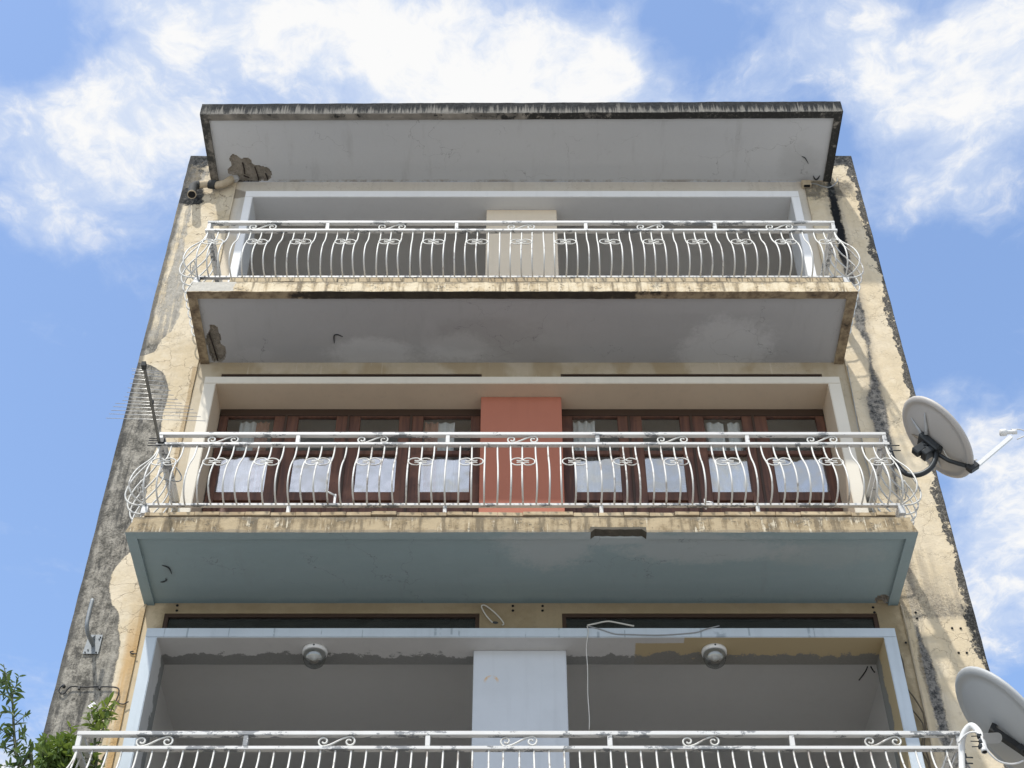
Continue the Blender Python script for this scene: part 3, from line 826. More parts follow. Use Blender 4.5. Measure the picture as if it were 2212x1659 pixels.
# ------------------------------------------------------------------ wooden doors with glass on the middle balcony
def leaf(name, x0, x1, p0, p1):
    y0, y1 = .19, .235
    zb, zt = 8.36, 10.60
    bm = BM()
    def b(a0, a1, c0, c1, yo=0.0, bev=.004): box(bm, a0, a1, y0 + yo, y1, c0, c1, bev=bev)
    b(x0 + .002, p0, zb, zt); b(p1, x1 - .002, zb, zt)                       # stiles
    b(p0, p1, 10.585, zt); b(p0, p1, 10.085, 10.135); b(p0, p1, 9.50, 9.605); b(p0, p1, zb, 8.56)
    o = part(name, bm, M['wood'])
    bm = BM(); box(bm, p0, p1, .214, .219, 10.135, 10.585); part('pane', bm, M['glass'], o)
    bm = BM(); box(bm, p0, p1, .214, .219, 9.605, 10.085); part('pane', bm, M['glass_refl'], o)
    bm = BM(); box(bm, p0, p1, .215, .23, 8.56, 9.50); box(bm, p0 + .05, p1 - .05, .205, .214, 8.61, 9.45, bev=.004); part('panel', bm, M['wood'], o)
    for px in (x0 + .012, x1 - .012):
        for pz in (9.05, 9.9):
            pass
    return o
BL = [-2.855, -2.203, -1.593, -.982, -.306]; PL = [(-2.775, -2.32), (-2.085, -1.714), (-1.479, -1.10), (-.864, -.402)]
BR = [.486, 1.138, 1.744, 2.35, 3.05]; PR = [(.591, 1.029), (1.265, 1.635), (1.871, 2.241), (2.485, 2.965)]
for bs, ps in ((BL, PL), (BR, PR)):
    for i in range(4): leaf('door_leaf', bs[i], bs[i + 1], *ps[i])
    bm = BM(); box(bm, bs[0], bs[4], .185, .245, 10.603, 10.690, bev=.003)
    for xx in bs[1:4]: box(bm, xx - .012, xx + .012, .178, .189, 8.37, 10.60, bev=.003)
    part('door_frame', bm, M['dark_wood'])

# curtains behind the panes
def curtain(name, x0, x1, z0, z1, mat, label, amp=.018, wl=.07, y=.265, ragged=False, tilt=0):
    bm = BM(); n = max(8, int((x1 - x0) / .008)); m = 14
    V = []
    for i in range(n + 1):
        x = x0 + (x1 - x0) * i / n; col = []
        for j in range(m + 1):
            t = j / m
            ph = 2 * math.pi * x / wl + 1.5 * mnoise.noise(Vector((x * 3, t, 0)))
            zz = z0 + (z1 - z0) * t
            if ragged and j == 0: zz += .10 * abs(math.sin(x * 19)) + .05 * abs(math.sin(x * 41))
            col.append(bm.verts.new((x + .010 * mnoise.noise(Vector((x * 5, t * 2, 7))), y + amp * math.sin(ph) * (1.15 - .4 * t) - .006, zz)))
        V.append(col)
    for i in range(n):
        for j in range(m):
            bm.faces.new((V[i][j], V[i + 1][j], V[i + 1][j + 1], V[i][j + 1])).smooth = True
    return tag(obj(name, bm, mat), label, 'curtain', 'curtains behind the glass doors')
curtain('curtain', -2.66, -2.50, 9.4, 10.58, M['cur_w'], 'grey white curtain strip in the first door pane from the left')
curtain('curtain', -2.50, -2.37, 9.4, 10.58, M['cur_p'], 'brownish pink curtain gathered in the first door pane from the left', .016, .05)
curtain('curtain', -.85, -.72, 9.4, 10.57, M['cur_p'], 'pinkish curtain bunched in the pane left of the red pillar', .018, .055)
curtain('curtain', -.72, -.56, 9.4, 10.57, M['cur_w'], 'white curtain in the pane left of the red pillar', .014, .09)
curtain('curtain', .60, .81, 9.3, 10.585, M['cur_w'], 'white pleated curtain in the pane right of the red pillar', .022, .075)
curtain('curtain', 1.90, 2.07, 9.55, 10.57, M['cur_w'], 'pale ragged curtain in the left half of the second upper pane from the right', .016, .085, .265, True)
curtain('curtain', 2.11, 2.23, 9.55, 10.57, M['cur_w'], 'narrow pale curtain strip in the right half of the second upper pane from the right', .014, .06, .265, True)
for (a, b, lab) in ((-2.55, -2.34, 'sheer white half curtain low in the right half of the leftmost door leaf'), (-.85, -.52, 'sheer white half curtain low beside the red pillar on its left'),
                    (.60, .86, 'white ragged half curtain low beside the red pillar on its right'), (1.90, 2.23, 'white half curtain low in the second leaf from the right')):
    curtain('net_curtain', a, b, 9.50, 10.07, M['cur_w'], lab, .020, .075, .27, 'ragged' in lab)

# ------------------------------------------------------------------ railings
PROF = [(0.0, 0.0), (.006, .06), (.02, .112), (.07, .165), (.14, .19), (.22, .195), (.34, .18), (.46, .15), (.57, .108), (.68, .062), (.78, .03), (.88, .010), (1.0, 0.0)]
def prof(h):
    for (a, da), (b, db) in zip(PROF, PROF[1:]):
        if h <= b: t = (h - a) / (b - a); return da + (db - da) * t
    return 0.0
RX0, RX1, RY = -3.05, 3.235, -.86
NB = 58
def bar_mesh(H):
    bm = BM(); tube(bm, smooth_path([(0, -d, h * H) for h, d in PROF], 2), .0077, 6)
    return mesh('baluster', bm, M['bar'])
def medallion_mesh(H, w, hh):
    bm = BM()
    half = [(-.52, .30), (-.34, .22), (-.10, .30), (-.06, .62), (-.32, .98), (-.72, .86), (-1.0, .35), (-1.0, 0.0)]
    hc = .535; sl = (prof(.60) - prof(.47)) / (.13 * H) * .5          # flat, half as steep as the bars behind it
    for sx in (1, -1):
        pts = half + [(a, -b) for a, b in half[-2::-1]]
        P = smooth_path([(sx * a * w, b * hh, 0) for a, b in pts], 3)
        tube(bm, [(p.x, -(prof(hc) + sl * p.y) - .013, hc * H + p.y) for p in P], .0058, 5)
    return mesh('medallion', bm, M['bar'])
def scroll_mesh(g):
    """an S scroll lying in the gap g between mid rail and top rail"""
    bm = BM(); a = []; cx = -.094; ro = g * .46
    for i in range(15):                                              # left spiral, from its eye out to its lowest point
        t = i / 14; th = R(-150 + 420 * t); r = .009 + (ro - .009) * t ** .8
        a.append((cx + r * math.cos(th), 0, r * math.sin(th)))
    path = a + [(-.045, 0, -ro * .62), (0, 0, 0), (.045, 0, ro * .62)] + [(-p[0], 0, -p[2]) for p in a[::-1]]
    tube(bm, smooth_path(path, 2), .0075, 6)
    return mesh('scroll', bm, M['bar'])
def railing(label, zb, zm, zt, RX0=-3.05, RX1=3.235):
    T = thing('balcony_railing', label, 'railing', (0, RY, zb), 'white wrought iron railings along the balconies')
    H = zm - zb
    def rbox(name, x0, x1, y0, y1, z0, z1, seg=.03):
        bm = BM(); gridbox(bm, x0, x1, y0, y1, z0, z1, seg) if False else box(bm, x0, x1, y0, y1, z0, z1, bev=.003)
        return obj(name, bm, M['rail'], T)
    zT = zt - zb
    rbox('top_rail', RX0 - .02, RX1 + .02, -.022, .022, zT - .017, zT + .017)
    rbox('mid_rail', RX0 - .03, RX1 + .03, -.022, .022, H - .014, H + .014)
    rbox('bottom_rail', RX0 - .02, RX1 + .02, -.018, .018, -.013, .013)
    for x in (RX0, RX1):
        rbox('side_top_rail', x - .022, x + .022, .023, -RY - .003, zT - .016, zT + .016)
        rbox('side_mid_rail', x - .022, x + .022, .023, -RY - .003, H - .013, H + .013)
        rbox('side_bottom_rail', x - .018, x + .018, .019, -RY - .003, -.012, .012)
    step = (RX1 - RX0) / NB
    for i in (0, 11, 23, 35, 47, 58):
        x = RX0 + i * step
        rbox('post', x - .018, x + .018, -.018, .018, H + .0145, zT - .0175)
        if i not in (0, 58): rbox('foot', x - .016, x + .016, -.014, .014, -.11, -.0135)
        else: rbox('foot', x - .028, x + .028, -.02, .02, -.10, -.0135)
    bmz = bar_mesh(H); med = medallion_mesh(H, .100, .054); scr = scroll_mesh(zT - H - .032)
    for i in range(NB + 1):
        link('baluster', bmz, T, (RX0 + i * step, 0, 0), (random.uniform(-.004, .004), random.uniform(-.007, .007), random.uniform(-.05, .05)))
    for sx, x in ((-1, RX0), (1, RX1)):
        link('baluster', bmz, T, (x, 0, 0), (0, 0, sx * R(45)))
        for j in range(8):
            link('baluster', bmz, T, (x, j * .113, 0), (0, 0, sx * R(90) + random.uniform(-.05, .05)))
        for j in (2.0,): link('medallion', med, T, (x, j * .113, 0), (0, 0, sx * R(90)))
        for j in (6.0,): link('medallion', med, T, (x, j * .113, 0), (0, 0, sx * R(90)))
    for i in range(1, NB, 4): link('medallion', med, T, (RX0 + i * step, 0, 0), (0, 0, random.uniform(-.03, .03)))
    for i in (5, 17, 29, 41, 53): link('scroll', scr, T, (RX0 + i * step, 0, (H + zT) / 2))
    return T
railing('white bulging iron railing on the topmost balcony under the roof', 11.447, 12.172, 12.300)
railing('white bulging iron railing in front of the wooden doors', 8.508, 9.206, 9.325)
railing('white iron railing of the lowest balcony, cut by the bottom edge', 5.480, 6.165, 6.288, -3.148, 3.247)

# ------------------------------------------------------------------ satellite dishes
def basis(n):
    n = Vector(n).normalized()
    down = Vector((n.z, 0, -n.x)) if abs(n.y) < .3 else Vector((0, 0, -1))
    down = (down - n * down.dot(n)).normalized()
    x = (-down).cross(n)
    return Matrix((x, -down, n)).transposed().to_4x4()             # local Z points at the satellite, local -Y is the low side
def dish(label, c, n, Rd, mat, ribs=True):
    T = thing('satellite_dish', label, 'satellite dish', c, 'satellite dishes fixed to the balcony railings')
    T.rotation_euler = basis(n).to_euler()
    dp = .20 * Rd
    bm = BM(); N = 40
    pr = [(Rd * t, dp * t * t) for t in [i / 10 for i in range(11)]]
    back = [(r, h - .006) for r, h in pr if r <= Rd * .91] + [(Rd * .925, dp * .86 - .022), (Rd * .96, dp * .94 - .026)]
    lathe(bm, back + [(Rd + .006, dp - .020), (Rd + .013, dp - .010), (Rd + .014, dp + .004), (Rd, dp + .003)] + pr[::-1][1:], N)
    bmesh.ops.scale(bm, vec=(.95, 1.03, 1), verts=bm.verts)
    obj('reflector', bm, mat, T)
    return T, dp
NSAT = (.828, -.10, .552)
c1 = at(2011, 953, -1.0)
T, dp = dish('grey satellite dish seen from behind, beside the middle balcony', c1, NSAT, .388, M['dish'])
MB_ = basis(NSAT)
def local(T_, p): return (Matrix.Translation(T_.location) @ MB_).inverted() @ Vector(p)
for a in (100, 60, 20, -30, 150):                                  # pressed ribs on the back
    bm = BM(); ca, sa = math.cos(R(a)), math.sin(R(a))
    pts = [(ca * r, sa * r, dp * (r / .405) ** 2 - .010 - (.02 if i == 0 else .004)) for i, r in enumerate((.08, .14, .2, .27))]
    tube(bm, pts, [.017, .014, .010, .004], 6); obj('rib', bm, M['rustfin'] if a in (60, 20) else M['dish_w'], T)
bm = BM(); box(bm, -.07, .07, -.13, .09, -.075, -.012, bev=.012); obj('mount_plate', bm, M['iron'], T)
bm = BM(); box(bm, -.035, .035, -.05, .03, -.20, -.07, bev=.01); box(bm, -.05, .05, -.11, -.05, -.17, -.07, bev=.008)
obj('bracket', bm, M['iron'], T)
bm = BM(); tube(bm, [(0, -.06, -.075), (0, -.25, -.035), (0, -.415, .06)], [.02, .018, .02], 8); obj('back_strut', bm, M['iron'], T)
bm = BM(); box(bm, -.03, .03, -.45, -.38, .02, .12, bev=.008); obj('arm_clamp', bm, M['black'], T)
bm = BM(); a_, b_ = Vector((0, -.43, .09)), Vector((0, -.375, .56))
def beam(bm, a, b, w, h):
    t = (b - a).normalized(); u = t.orthogonal().normalized(); u = Vector((1, 0, 0)); v = t.cross(u).normalized()
    q = [[bm.verts.new(p + u * sx * w / 2 + v * sy * h / 2) for sx, sy in ((-1, -1), (1, -1), (1, 1), (-1, 1))] for p in (a, b)]
    for j in range(4): bm.faces.new((q[0][j], q[0][(j + 1) % 4], q[1][(j + 1) % 4], q[1][j]))
    bm.faces.new(q[0][::-1]); bm.faces.new(q[1])
beam(bm, a_, b_, .028, .034); obj('feed_arm', bm, M['plastic'], T)
ln = bpy.data.objects.new('feed_head', None)
bm = BM(); d_ = Vector((0, .55, -.83)).normalized()
lathe(bm, [(0, 0), (.028, 0), (.032, .012), (.032, .05), (.02, .056), (.016, .10), (.022, .104), (.022, .14), (0, .14)], 16, -d_, b_ + Vector((0, .05, .02)) + d_ * .07)
fh = obj('feed_head', bm, M['plastic'], T)
tube_obj('feed_cable', [b_ + Vector((0, .06, .06)), b_ + Vector((.0, .0, .13)), b_ + Vector((0, -.06, .12)), b_ + Vector((0, -.05, .02))], .005, M['wire_w'], T, 5)
# its pole, running out from the railing and turning up
p0 = Vector((3.27, -.84, 9.13)); inv = lambda p: local(T, p)
pole = [(3.262, -.85, 9.17), (3.275, -.86, 9.02), (3.33, -.89, 8.85), (3.42, -.93, 8.79), (3.52, -.97, 8.82), (3.585, -1.0, 8.92), (3.60, -1.0, 9.03), (3.60, -1.0, 9.12)]
tube_obj('pole', [inv(p) for p in pole], .024, M['iron'], T, 10, 5)
bm = BM(); box(bm, 3.56, 3.66, -1.045, -.955, 9.0, 9.10, bev=.01)
for zz in (9.015, 9.05, 9.085):
    tube(bm, [(3.50, -1.03, zz), (3.64, -1.03, zz)], .005, 5)
for v in bm.verts: v.co = inv(v.co)
obj('pole_clamp', bm, M['iron'], T)
bm = BM()
for zz in (9.10, 9.16): tube(bm, [(3.24, -.90, zz), (3.34, -.90, zz)], .005, 5)
for v in bm.verts: v.co = inv(v.co)
obj('u_bolt', bm, M['iron'], T)
tube_obj('coax_cable', [inv(p) for p in ((3.66, -1.02, 9.0), (3.69, -1.0, 8.92), (3.76, -.99, 8.875), (3.86, -.99, 8.89), (3.93, -1.0, 8.90))], .006, M['wire_w'], T, 5)

c2 = at(2154, 1580, -.95)
T2, dp = dish('large pale satellite dish in the bottom right corner of the photo', c2, NSAT, .468, M['dish_w'])
inv2 = lambda p: local(T2, p)
def a2(x, y, yy): return sat(3600 + x * .2556, 2600 + y * .2556, yy)   # points read off an enlarged corner
pole2 = [a2(740, 1800, -.93), a2(735, 1500, -.93), a2(728, 1300, -.95), a2(770, 1120, -.98), a2(870, 1010, -1.02), a2(960, 1060, -1.06), a2(1020, 1160, -1.09), a2(1055, 1290, -1.11), a2(1085, 1410, -1.12)]
tube_obj('pole', [inv2(p) for p in pole2], .024, M['plastic'], T2, 12, 5)
e_ = a2(1088, 1423, -1.122); d3 = (pole2[-1] - pole2[-2]).normalized()
bm = BM(); lathe(bm, [(0, 0), (.0185, 0)], 12, d3, pole2[-1] + d3 * .0015)
for v in bm.verts: v.co = inv2(v.co)
obj('pole_mouth', bm, M['void'], T2)
# the flat bracket with rounded end and its slots, between pole and black arm
ctr = a2(1200, 1210, -1.10)
bm = BM(); pa, pb = a2(1060, 1205, -1.125), a2(1275, 1195, -1.10); ax = (pb - pa).normalized(); upv = Vector((0, -.7, .72)); upv = (upv - ax * upv.dot(ax)).normalized(); nv = ax.cross(upv)
ring = []
for i in range(13):
    th = R(-90 + i * 15); ring.append(pb + ax * .038 * math.cos(th) + upv * .038 * math.sin(th))
ring += [pa + upv * .036, pa - upv * .036]
for o_ in (0, .006):
    vs = [bm.verts.new(inv2(p + nv * o_)) for p in ring]
    bm.faces.new(vs if o_ == 0 else vs[::-1])
    if o_ == 0: keep = vs
for i in range(len(ring)): bm.faces.new((keep[i], keep[(i + 1) % len(ring)], vs[(i + 1) % len(ring)], vs[i]))
obj('bracket_plate', bm, M['alu'], T2)
bm = BM()
for th0 in (20, 110, 200, 290):
    tube(bm, [inv2(pb + ax * .024 * math.cos(R(th0 + q)) + upv * .024 * math.sin(R(th0 + q)) - nv * .001) for q in (0, 20, 40)], .0035, 5)
tube(bm, [inv2(pa + ax * .01 + upv * .004 - nv * .001), inv2(pa + ax * .035 + upv * .004 - nv * .001)], .004, 5)
for p, q in (((990, 1165), (880, 1170)), ((1010, 1250), (870, 1245)), ((1000, 1330), (890, 1330))):
    tube(bm, [inv2(a2(*p, -1.12)), inv2(a2(*q, -1.15))], .004, 5)
for p in ((1000, 1170), (1030, 1260), (1020, 1330)):
    v0 = bm.verts[:]; box(bm, -.014, .014, -.016, .016, -.014, .014, bev=.003)
    for v in bm.verts:
        if v not in v0: v.co = inv2(Vector(v.co) + a2(*p, -1.12))
obj('bolt', bm, M['iron'], T2)
bm = BM(); A1, A2 = inv2(a2(1215, 1080, -1.04)), inv2(a2(1800, 1480, -1.0))
beam(bm, A1, A2, .05, .045); beam(bm, inv2(a2(1230, 1000, -1.0)), inv2(a2(1180, 1110, -1.05)), .05, .035); beam(bm, inv2(a2(1600, 1330, -1.04)), inv2(a2(1680, 1390, -1.06)), .045, .05)
obj('support_arm', bm, M['black'], T2)
tube_obj('coax_cable', [inv2(a2(x, y, yy)) for x, y, yy in ((680, 1270, -.98), (760, 1170, -1.0), (880, 1105, -1.06), (1000, 1130, -1.12), (1080, 1290, -1.14), (1150, 1420, -1.13), (1280, 1540, -1.1), (1420, 1590, -1.08), (1560, 1590, -1.06), (1700, 1540, -1.05))], .007, M['plastic'], T2, 6)
bm = BM()
for y_ in (1500, 1590, 1680):
    tube(bm, [inv2(a2(720, y_ - 10, -.90)), inv2(a2(900, y_, -.97))], .006, 5)
for y_ in (1480, 1575):
    v0 = set(bm.verts); box(bm, -.02, .02, -.02, .02, -.018, .018, bev=.004)
    for v in bm.verts:
        if v not in v0: v.co = inv2(Vector(v.co) + a2(755, y_, -.92))
obj('u_bolt', bm, M['iron'], T2)

# ------------------------------------------------------------------ television antenna on the middle railing
b0 = at(347, 955, -.86); tipy = -1.95
zA = b0.z + .02
T = thing('television_antenna', 'comb shaped television antenna jutting out from the middle railing corner', 'antenna', (b0.x - .01, -.88, zA))
tip = at(311, 790, tipy)
dirb = (tip - Vector((b0.x - .01, -.88, zA)))
bm = BM(); o0 = Vector((0, .05, -.03)); beam(bm, o0, dirb, .020, .026); obj('boom', bm, M['boom'], T)
bm = BM(); cpt = dirb * 1.0; un = dirb.normalized(); beam(bm, cpt - un * .03, cpt + un * .035, .036, .040); obj('end_cap', bm, M['black'], T)
bm = BM(); beam(bm, dirb * .50, dirb * .53, .032, .038); obj('boom_joint', bm, M['black'], T)
el = [(.93, .105), (.905, .11), (.86, .115), (.80, .135), (.74, .15), (.68, .175), (.62, .19), (.56, .22), (.51, .245)]
el2 = [(.47, .31), (.425, .335), (.375, .36), (.325, .385), (.265, .42)]
em = {}
for t, hl in el + el2:
    p = dirb * t
    bm = BM(); r_ = .0027
    tube(bm, [(-hl, -.02, -.004), (0, 0, 0), (hl, .02, .002)], r_, 5)
    obj('element', bm, M['alu'], T, p + Vector((0, 0, .012)))
bm = BM()
for q in (-.03, .0, .03, .055): tube(bm, [(-.09, -.0, q - .05), (.03, .0, q - .05)], .005, 5)
box(bm, -.005, .05, -.02, .03, -.06, .0, bev=.005)
obj('clamp', bm, M['black'], T)

# ------------------------------------------------------------------ drain pipe under the roof corner
def d1(x, y, yy): return sat(680 + x * .2411, 380 + y * .2411, yy)
T = thing('drain_pipe', 'stubby elbowed drain pipe, cream and black with mold, under the left roof corner', 'drain pipe', d1(700, 1430, -.08))
o_ = T.location
rel = lambda L_: [p - o_ for p in L_]
tube_obj('pipe', rel([d1(990, 1330, -.03), d1(930, 1370, -.07), d1(850, 1420, -.09), d1(740, 1445, -.10), d1(690, 1440, -.10)]), .043, M['pipe'], T, 14, 4)
tube_obj('collar', rel([d1(715, 1445, -.10), d1(690, 1440, -.10), d1(650, 1440, -.10), d1(600, 1430, -.10)]), .052, M['pipe_black'], T, 14, 2)
tube_obj('spout', rel([d1(610, 1430, -.10), d1(540, 1430, -.10), d1(460, 1440, -.10), d1(400, 1450, -.105)]), .042, M['pipe'], T, 14, 2)
pe = [d1(430, 1450, -.10), d1(380, 1450, -.11), d1(335, 1480, -.13), d1(318, 1540, -.16), d1(312, 1600, -.18)]
tube_obj('elbow', rel(pe), .047, M['pipe_black'], T, 16, 4)
dr = (pe[-1] - pe[-2]).normalized()
bm = BM(); lathe(bm, [(.050, -.012), (.050, .006), (.042, .006), (.042, .003)], 18, dr, pe[-1] - o_); obj('rim', bm, M['pipe'], T)
bm = BM(); lathe(bm, [(0, .002), (.044, .002)], 18, dr, pe[-1] - o_ + dr * .001); obj('mouth', bm, M['void'], T)
bm = BM()
bmesh.ops.create_icosphere(bm, subdivisions=3, radius=.06)
for v in bm.verts: v.co = Vector((v.co.x * 1.2, v.co.y * .7, v.co.z * .9)) * (1 + .35 * mnoise.noise(v.co * 22))
obj('mortar_patch', bm, mat_simple('mortar', (.42, .42, .41), .9), T, d1(1000, 1330, -.05) - o_)

# junction box on the right with its wire
def d2(x, y, yy): return sat(3080 + x * .19286, 600 + y * .19286, yy)
T = thing('junction_box', 'small beige junction box under the right roof corner', 'junction box', d2(490, 650, -.03))
bm = BM(); box(bm, -.052, .052, -.03, .03, -.05, .045, bev=.006); obj('case', bm, M['pipe'], T)
bm = BM(); box(bm, -.034, .034, -.031, .0, -.056, -.0505); obj('slot', bm, M['void'], T)
tag(tube_obj('cable', [d2(560, 630, -.03), d2(700, 650, -.06), d2(820, 690, -.10), d2(940, 715, -.12), d2(1050, 670, -.10), d2(1120, 590, -.05), d2(1125, 540, -.03)], .006, M['wire_g']), 'grey cable looping from the junction box across to the right pier', 'cable')
tag(tube_obj('wire', [d2(548, 720, -.012), d2(575, 830, -.012), d2(600, 930, -.012), d2(640, 1150, -.012), d2(692, 1410, -.012), sat(3250, 920, -.012), sat(3268, 990, -.012), sat(3300, 1120, -.012)], .0045, M['wire_w']), 'thin wire running straight down the wall from the junction box', 'wire')

# ------------------------------------------------------------------ pole bracket and cables on the left pier
def f5(x, y, yy=-.03): return sat(x * .5877, 2250 + y * .5877, yy)
T = thing('pole_bracket', 'galvanised bent pole on a square plate bolted to the left pier', 'bracket', f5(622, 490, -.024))
o_ = T.location
q = [f5(598, 428, -.028), f5(690, 428, -.028), f5(658, 555, -.028), f5(553, 555, -.028)]
bm = BM()
va = [bm.verts.new(p - o_) for p in q]; vb = [bm.verts.new(p - o_ + Vector((0, -.008, 0))) for p in q]
bm.faces.new(va); bm.faces.new(vb[::-1])
for i in range(4): bm.faces.new((va[i], va[(i + 1) % 4], vb[(i + 1) % 4], vb[i]))
obj('plate', bm, M['galv'], T)
for (x, y) in ((612, 442), (674, 442), (570, 543), (645, 543), (590, 528), (665, 455)):
    bm = BM(); lathe(bm, [(0, -.008), (.006, -.008), (.006, 0)], 6, Vector((0, 1, 0)), f5(x, y, -.036) - o_); obj('bolt', bm, M['iron'], T)
tp = [f5(625, 495, -.03), f5(605, 455, -.14), f5(588, 410, -.24), f5(582, 365, -.29), f5(590, 310, -.30), f5(606, 245, -.30), f5(622, 188, -.30)]
tube_obj('tube', rel(tp) if False else [p - o_ for p in tp], .017, M['galv'], T, 12, 4)
bm = BM(); va = [bm.verts.new(p - o_) for p in (f5(622, 480, -.037), f5(640, 425, -.037), f5(607, 452, -.13), f5(628, 480, -.037))]
bm.faces.new(va); obj('gusset', bm, M['galv'], T)

bc = tag(tube_obj('black_cable', [f5(x, y, -.04) for x, y in ((432, 768), (418, 765), (400, 785), (396, 805), (412, 820), (432, 815), (448, 795), (470, 774), (500, 770), (560, 774), (640, 773), (720, 772), (780, 778), (797, 795), (792, 830), (775, 870), (745, 930), (715, 1000), (690, 1060), (660, 1160))], .006, M['wire_b'], None, 6, 3), 'black cable clipped in a line across the left pier with a loop at its end', 'cable')
for x, y in ((530, 780), (668, 779)):
    bm = BM(); box(bm, -.008, .008, -.008, .012, -.014, .008); tag(obj('cable_clip', bm, M['wire_b'], bc, f5(x, y, -.04)), 'x', 'x')
for o in bc.children:
    del o['label']; del o['category']
bm = BM(); bmesh.ops.create_icosphere(bm, subdivisions=2, radius=.018)
for v in bm.verts: v.co *= 1 + .4 * mnoise.noise(v.co * 60)
obj('cable_end', bm, M['wire_b'], bc, f5(428, 768, -.05))
tag(tube_obj('wire_hook', [f5(x, y, -.03) for x, y in ((915, 552), (890, 550), (874, 545), (876, 537), (895, 534))], .005, M['wire_b']), 'small black wire hook beside the pale blue surround', 'hook')
tag(tube_obj('cable_tail', [f5(x, y, -.03) for x, y in ((790, 866), (792, 880), (810, 887), (830, 888), (845, 880), (862, 872))], .005, M['wire_b']), 'short black cable end sticking out below the black cable', 'cable')
tag(tube_obj('vertical_cable', [f5(x, y, -.03) for x, y in ((712, 1216), (690, 1250), (678, 1290), (672, 1340))], .006, M['wire_b']), 'black cable hanging behind the left end of the lowest railing', 'cable')

# ------------------------------------------------------------------ ceiling lamps of the lowest loggia
for px, lab in ((681, 'round glass ceiling lamp left of the pale blue pillar'), (1542, 'round glass ceiling lamp right of the pale blue pillar')):
    p = at(px, 1404, .02); p.z = 7.677
    T = thing('ceiling_lamp', lab, 'lamp', p, 'ceiling lamps of the lowest loggia')
    bm = BM(); lathe(bm, [(0, -.001), (.104, -.001), (.106, -.012), (.104, -.034), (.094, -.040), (.09, -.038), (0, -.036)], 32); obj('base', bm, M['plastic'], T)
    bm = BM(); lathe(bm, [(.088, -.038), (.094, -.055), (.093, -.090), (.080, -.128), (.048, -.155), (0, -.163)], 32); obj('globe', bm, M['globe'], T)
    bm = BM(); lathe(bm, [(0, -.040), (.055, -.040), (.05, -.06), (.022, -.07), (.020, -.10), (0, -.105)], 20); obj('bulb', bm, M['plastic'], T)
    bm = BM(); lathe(bm, [(0, -.108), (.008, -.108), (.008, -.10)], 8, Vector((0, 1, 0)), Vector((0, 0, -.018))); obj('screw', bm, M['iron'], T)

# ------------------------------------------------------------------ loose wires round the lowest loggia
def f6(x, y, yy=-.03): return sat(1300 + x * .6329, 2250 + y * .6329, yy)
def f7(x, y, yy=-.03): return sat(2700 + x * .6022, 2250 + y * .6022, yy)
tag(tube_obj('wire', [f6(x, y, -.04) for x, y in ((1010, 318), (975, 280), (950, 240), (942, 215), (960, 210), (990, 228), (1030, 262), (1065, 300), (1080, 325), (1070, 335))], .006, M['wire_w']), 'looped whitish wire sticking up above the pale blue pillar', 'wire')
bm = BM(); bmesh.ops.create_icosphere(bm, subdivisions=2, radius=.02)
for v in bm.verts: v.co = Vector((v.co.x * 1.2, v.co.y * .5, v.co.z * .6)) * (1 + .3 * mnoise.noise(v.co * 50))
tag(obj('leaf_scrap', bm, M['iron'], None, f6(1028, 318, -.19)), 'dark withered scrap beside the looped wire above the pillar', 'scrap')
tag(tube_obj('white_cable', [f6(1600, 336, -.175), f6(1650, 325, -.17), f6(1700, 314, -.16), f6(1735, 311, -.15), f6(1780, 318, -.15), f6(1840, 330, -.16), f6(1890, 340, -.172)], .007, M['wire_w']), 'white cable arching over the pale blue surround, right of the pillar', 'cable')
tag(tube_obj('grey_cable', [f6(1600, 340, -.172), f6(1680, 360, -.172), f6(1770, 388, -.172), f6(1860, 392, -.172), f6(1960, 395, -.172), f6(2080, 395, -.172), f7(60, 400, -.172), f7(130, 378, -.172), f7(220, 355, -.172)], .005, M['wire_g']), 'grey cable sagging along the pale blue surround, right of the pillar', 'cable')
tag(tube_obj('cord', [f6(1598, 340, -.174), f6(1606, 370, -.174), f6(1600, 420, -.172), f6(1594, 480, -.172), f6(1602, 620, -.172), f6(1603, 760, -.172), f6(1612, 900, -.172), f6(1612, 985, -.172)], .004, M['wire_w']), 'thin pale cord hanging straight down in front of the right opening', 'cord')
tag(tube_obj('wire_stub', [f7(1190, 622, .19), f7(1175, 655, .17), f7(1150, 690, .16), f7(1133, 711, .15)], .006, M['wire_b']), 'longer black wire end hanging from the upper right corner of the lowest loggia', 'wire')
tag(tube_obj('wire_stub', [f7(1210, 622, .19), f7(1222, 643, .18), f7(1236, 660, .17)], .006, M['wire_b']), 'shorter black wire end in the upper right corner of the lowest loggia', 'wire')
for i, (pts, lab) in enumerate((([(1392, 520), (1420, 590), (1432, 680), (1446, 760), (1490, 820), (1540, 900), (1558, 950), (1570, 1050), (1560, 1130), (1590, 1230), (1600, 1290)], 'dark cable bowing out along the right side of the pale blue surround, upper one'),
                                ([(1480, 905), (1520, 950), (1552, 1000), (1558, 1060), (1545, 1120), (1548, 1180), (1580, 1240), (1600, 1300)], 'dark cable bowing out along the right side of the pale blue surround, lower one'))):
    tag(tube_obj('cable', [f7(x, y, -.035) for x, y in pts], .006, mat_simple('brown_wire', (.10, .075, .045), .6)), lab, 'cable')
bm = BM()
pg = lambda x, y: at(x, y, .0)
for i, (x, y, yy) in enumerate(((1108, 1309, -.002), (1108, 1319, -.002), (1172, 1309, -.002), (1172, 1319, -.002), (383, 1308, -.002), (382, 1319, -.002), (1886, 1312, -.002), (1889, 1323, -.002))):
    bm = BM(); lathe(bm, [(0, -.004), (.011, -.004), (.012, .001)], 8, Vector((0, 1, 0)))
    o = obj('anchor_hole', bm, M['void'], B); p = at(x, y, yy); o.location = p - B.location
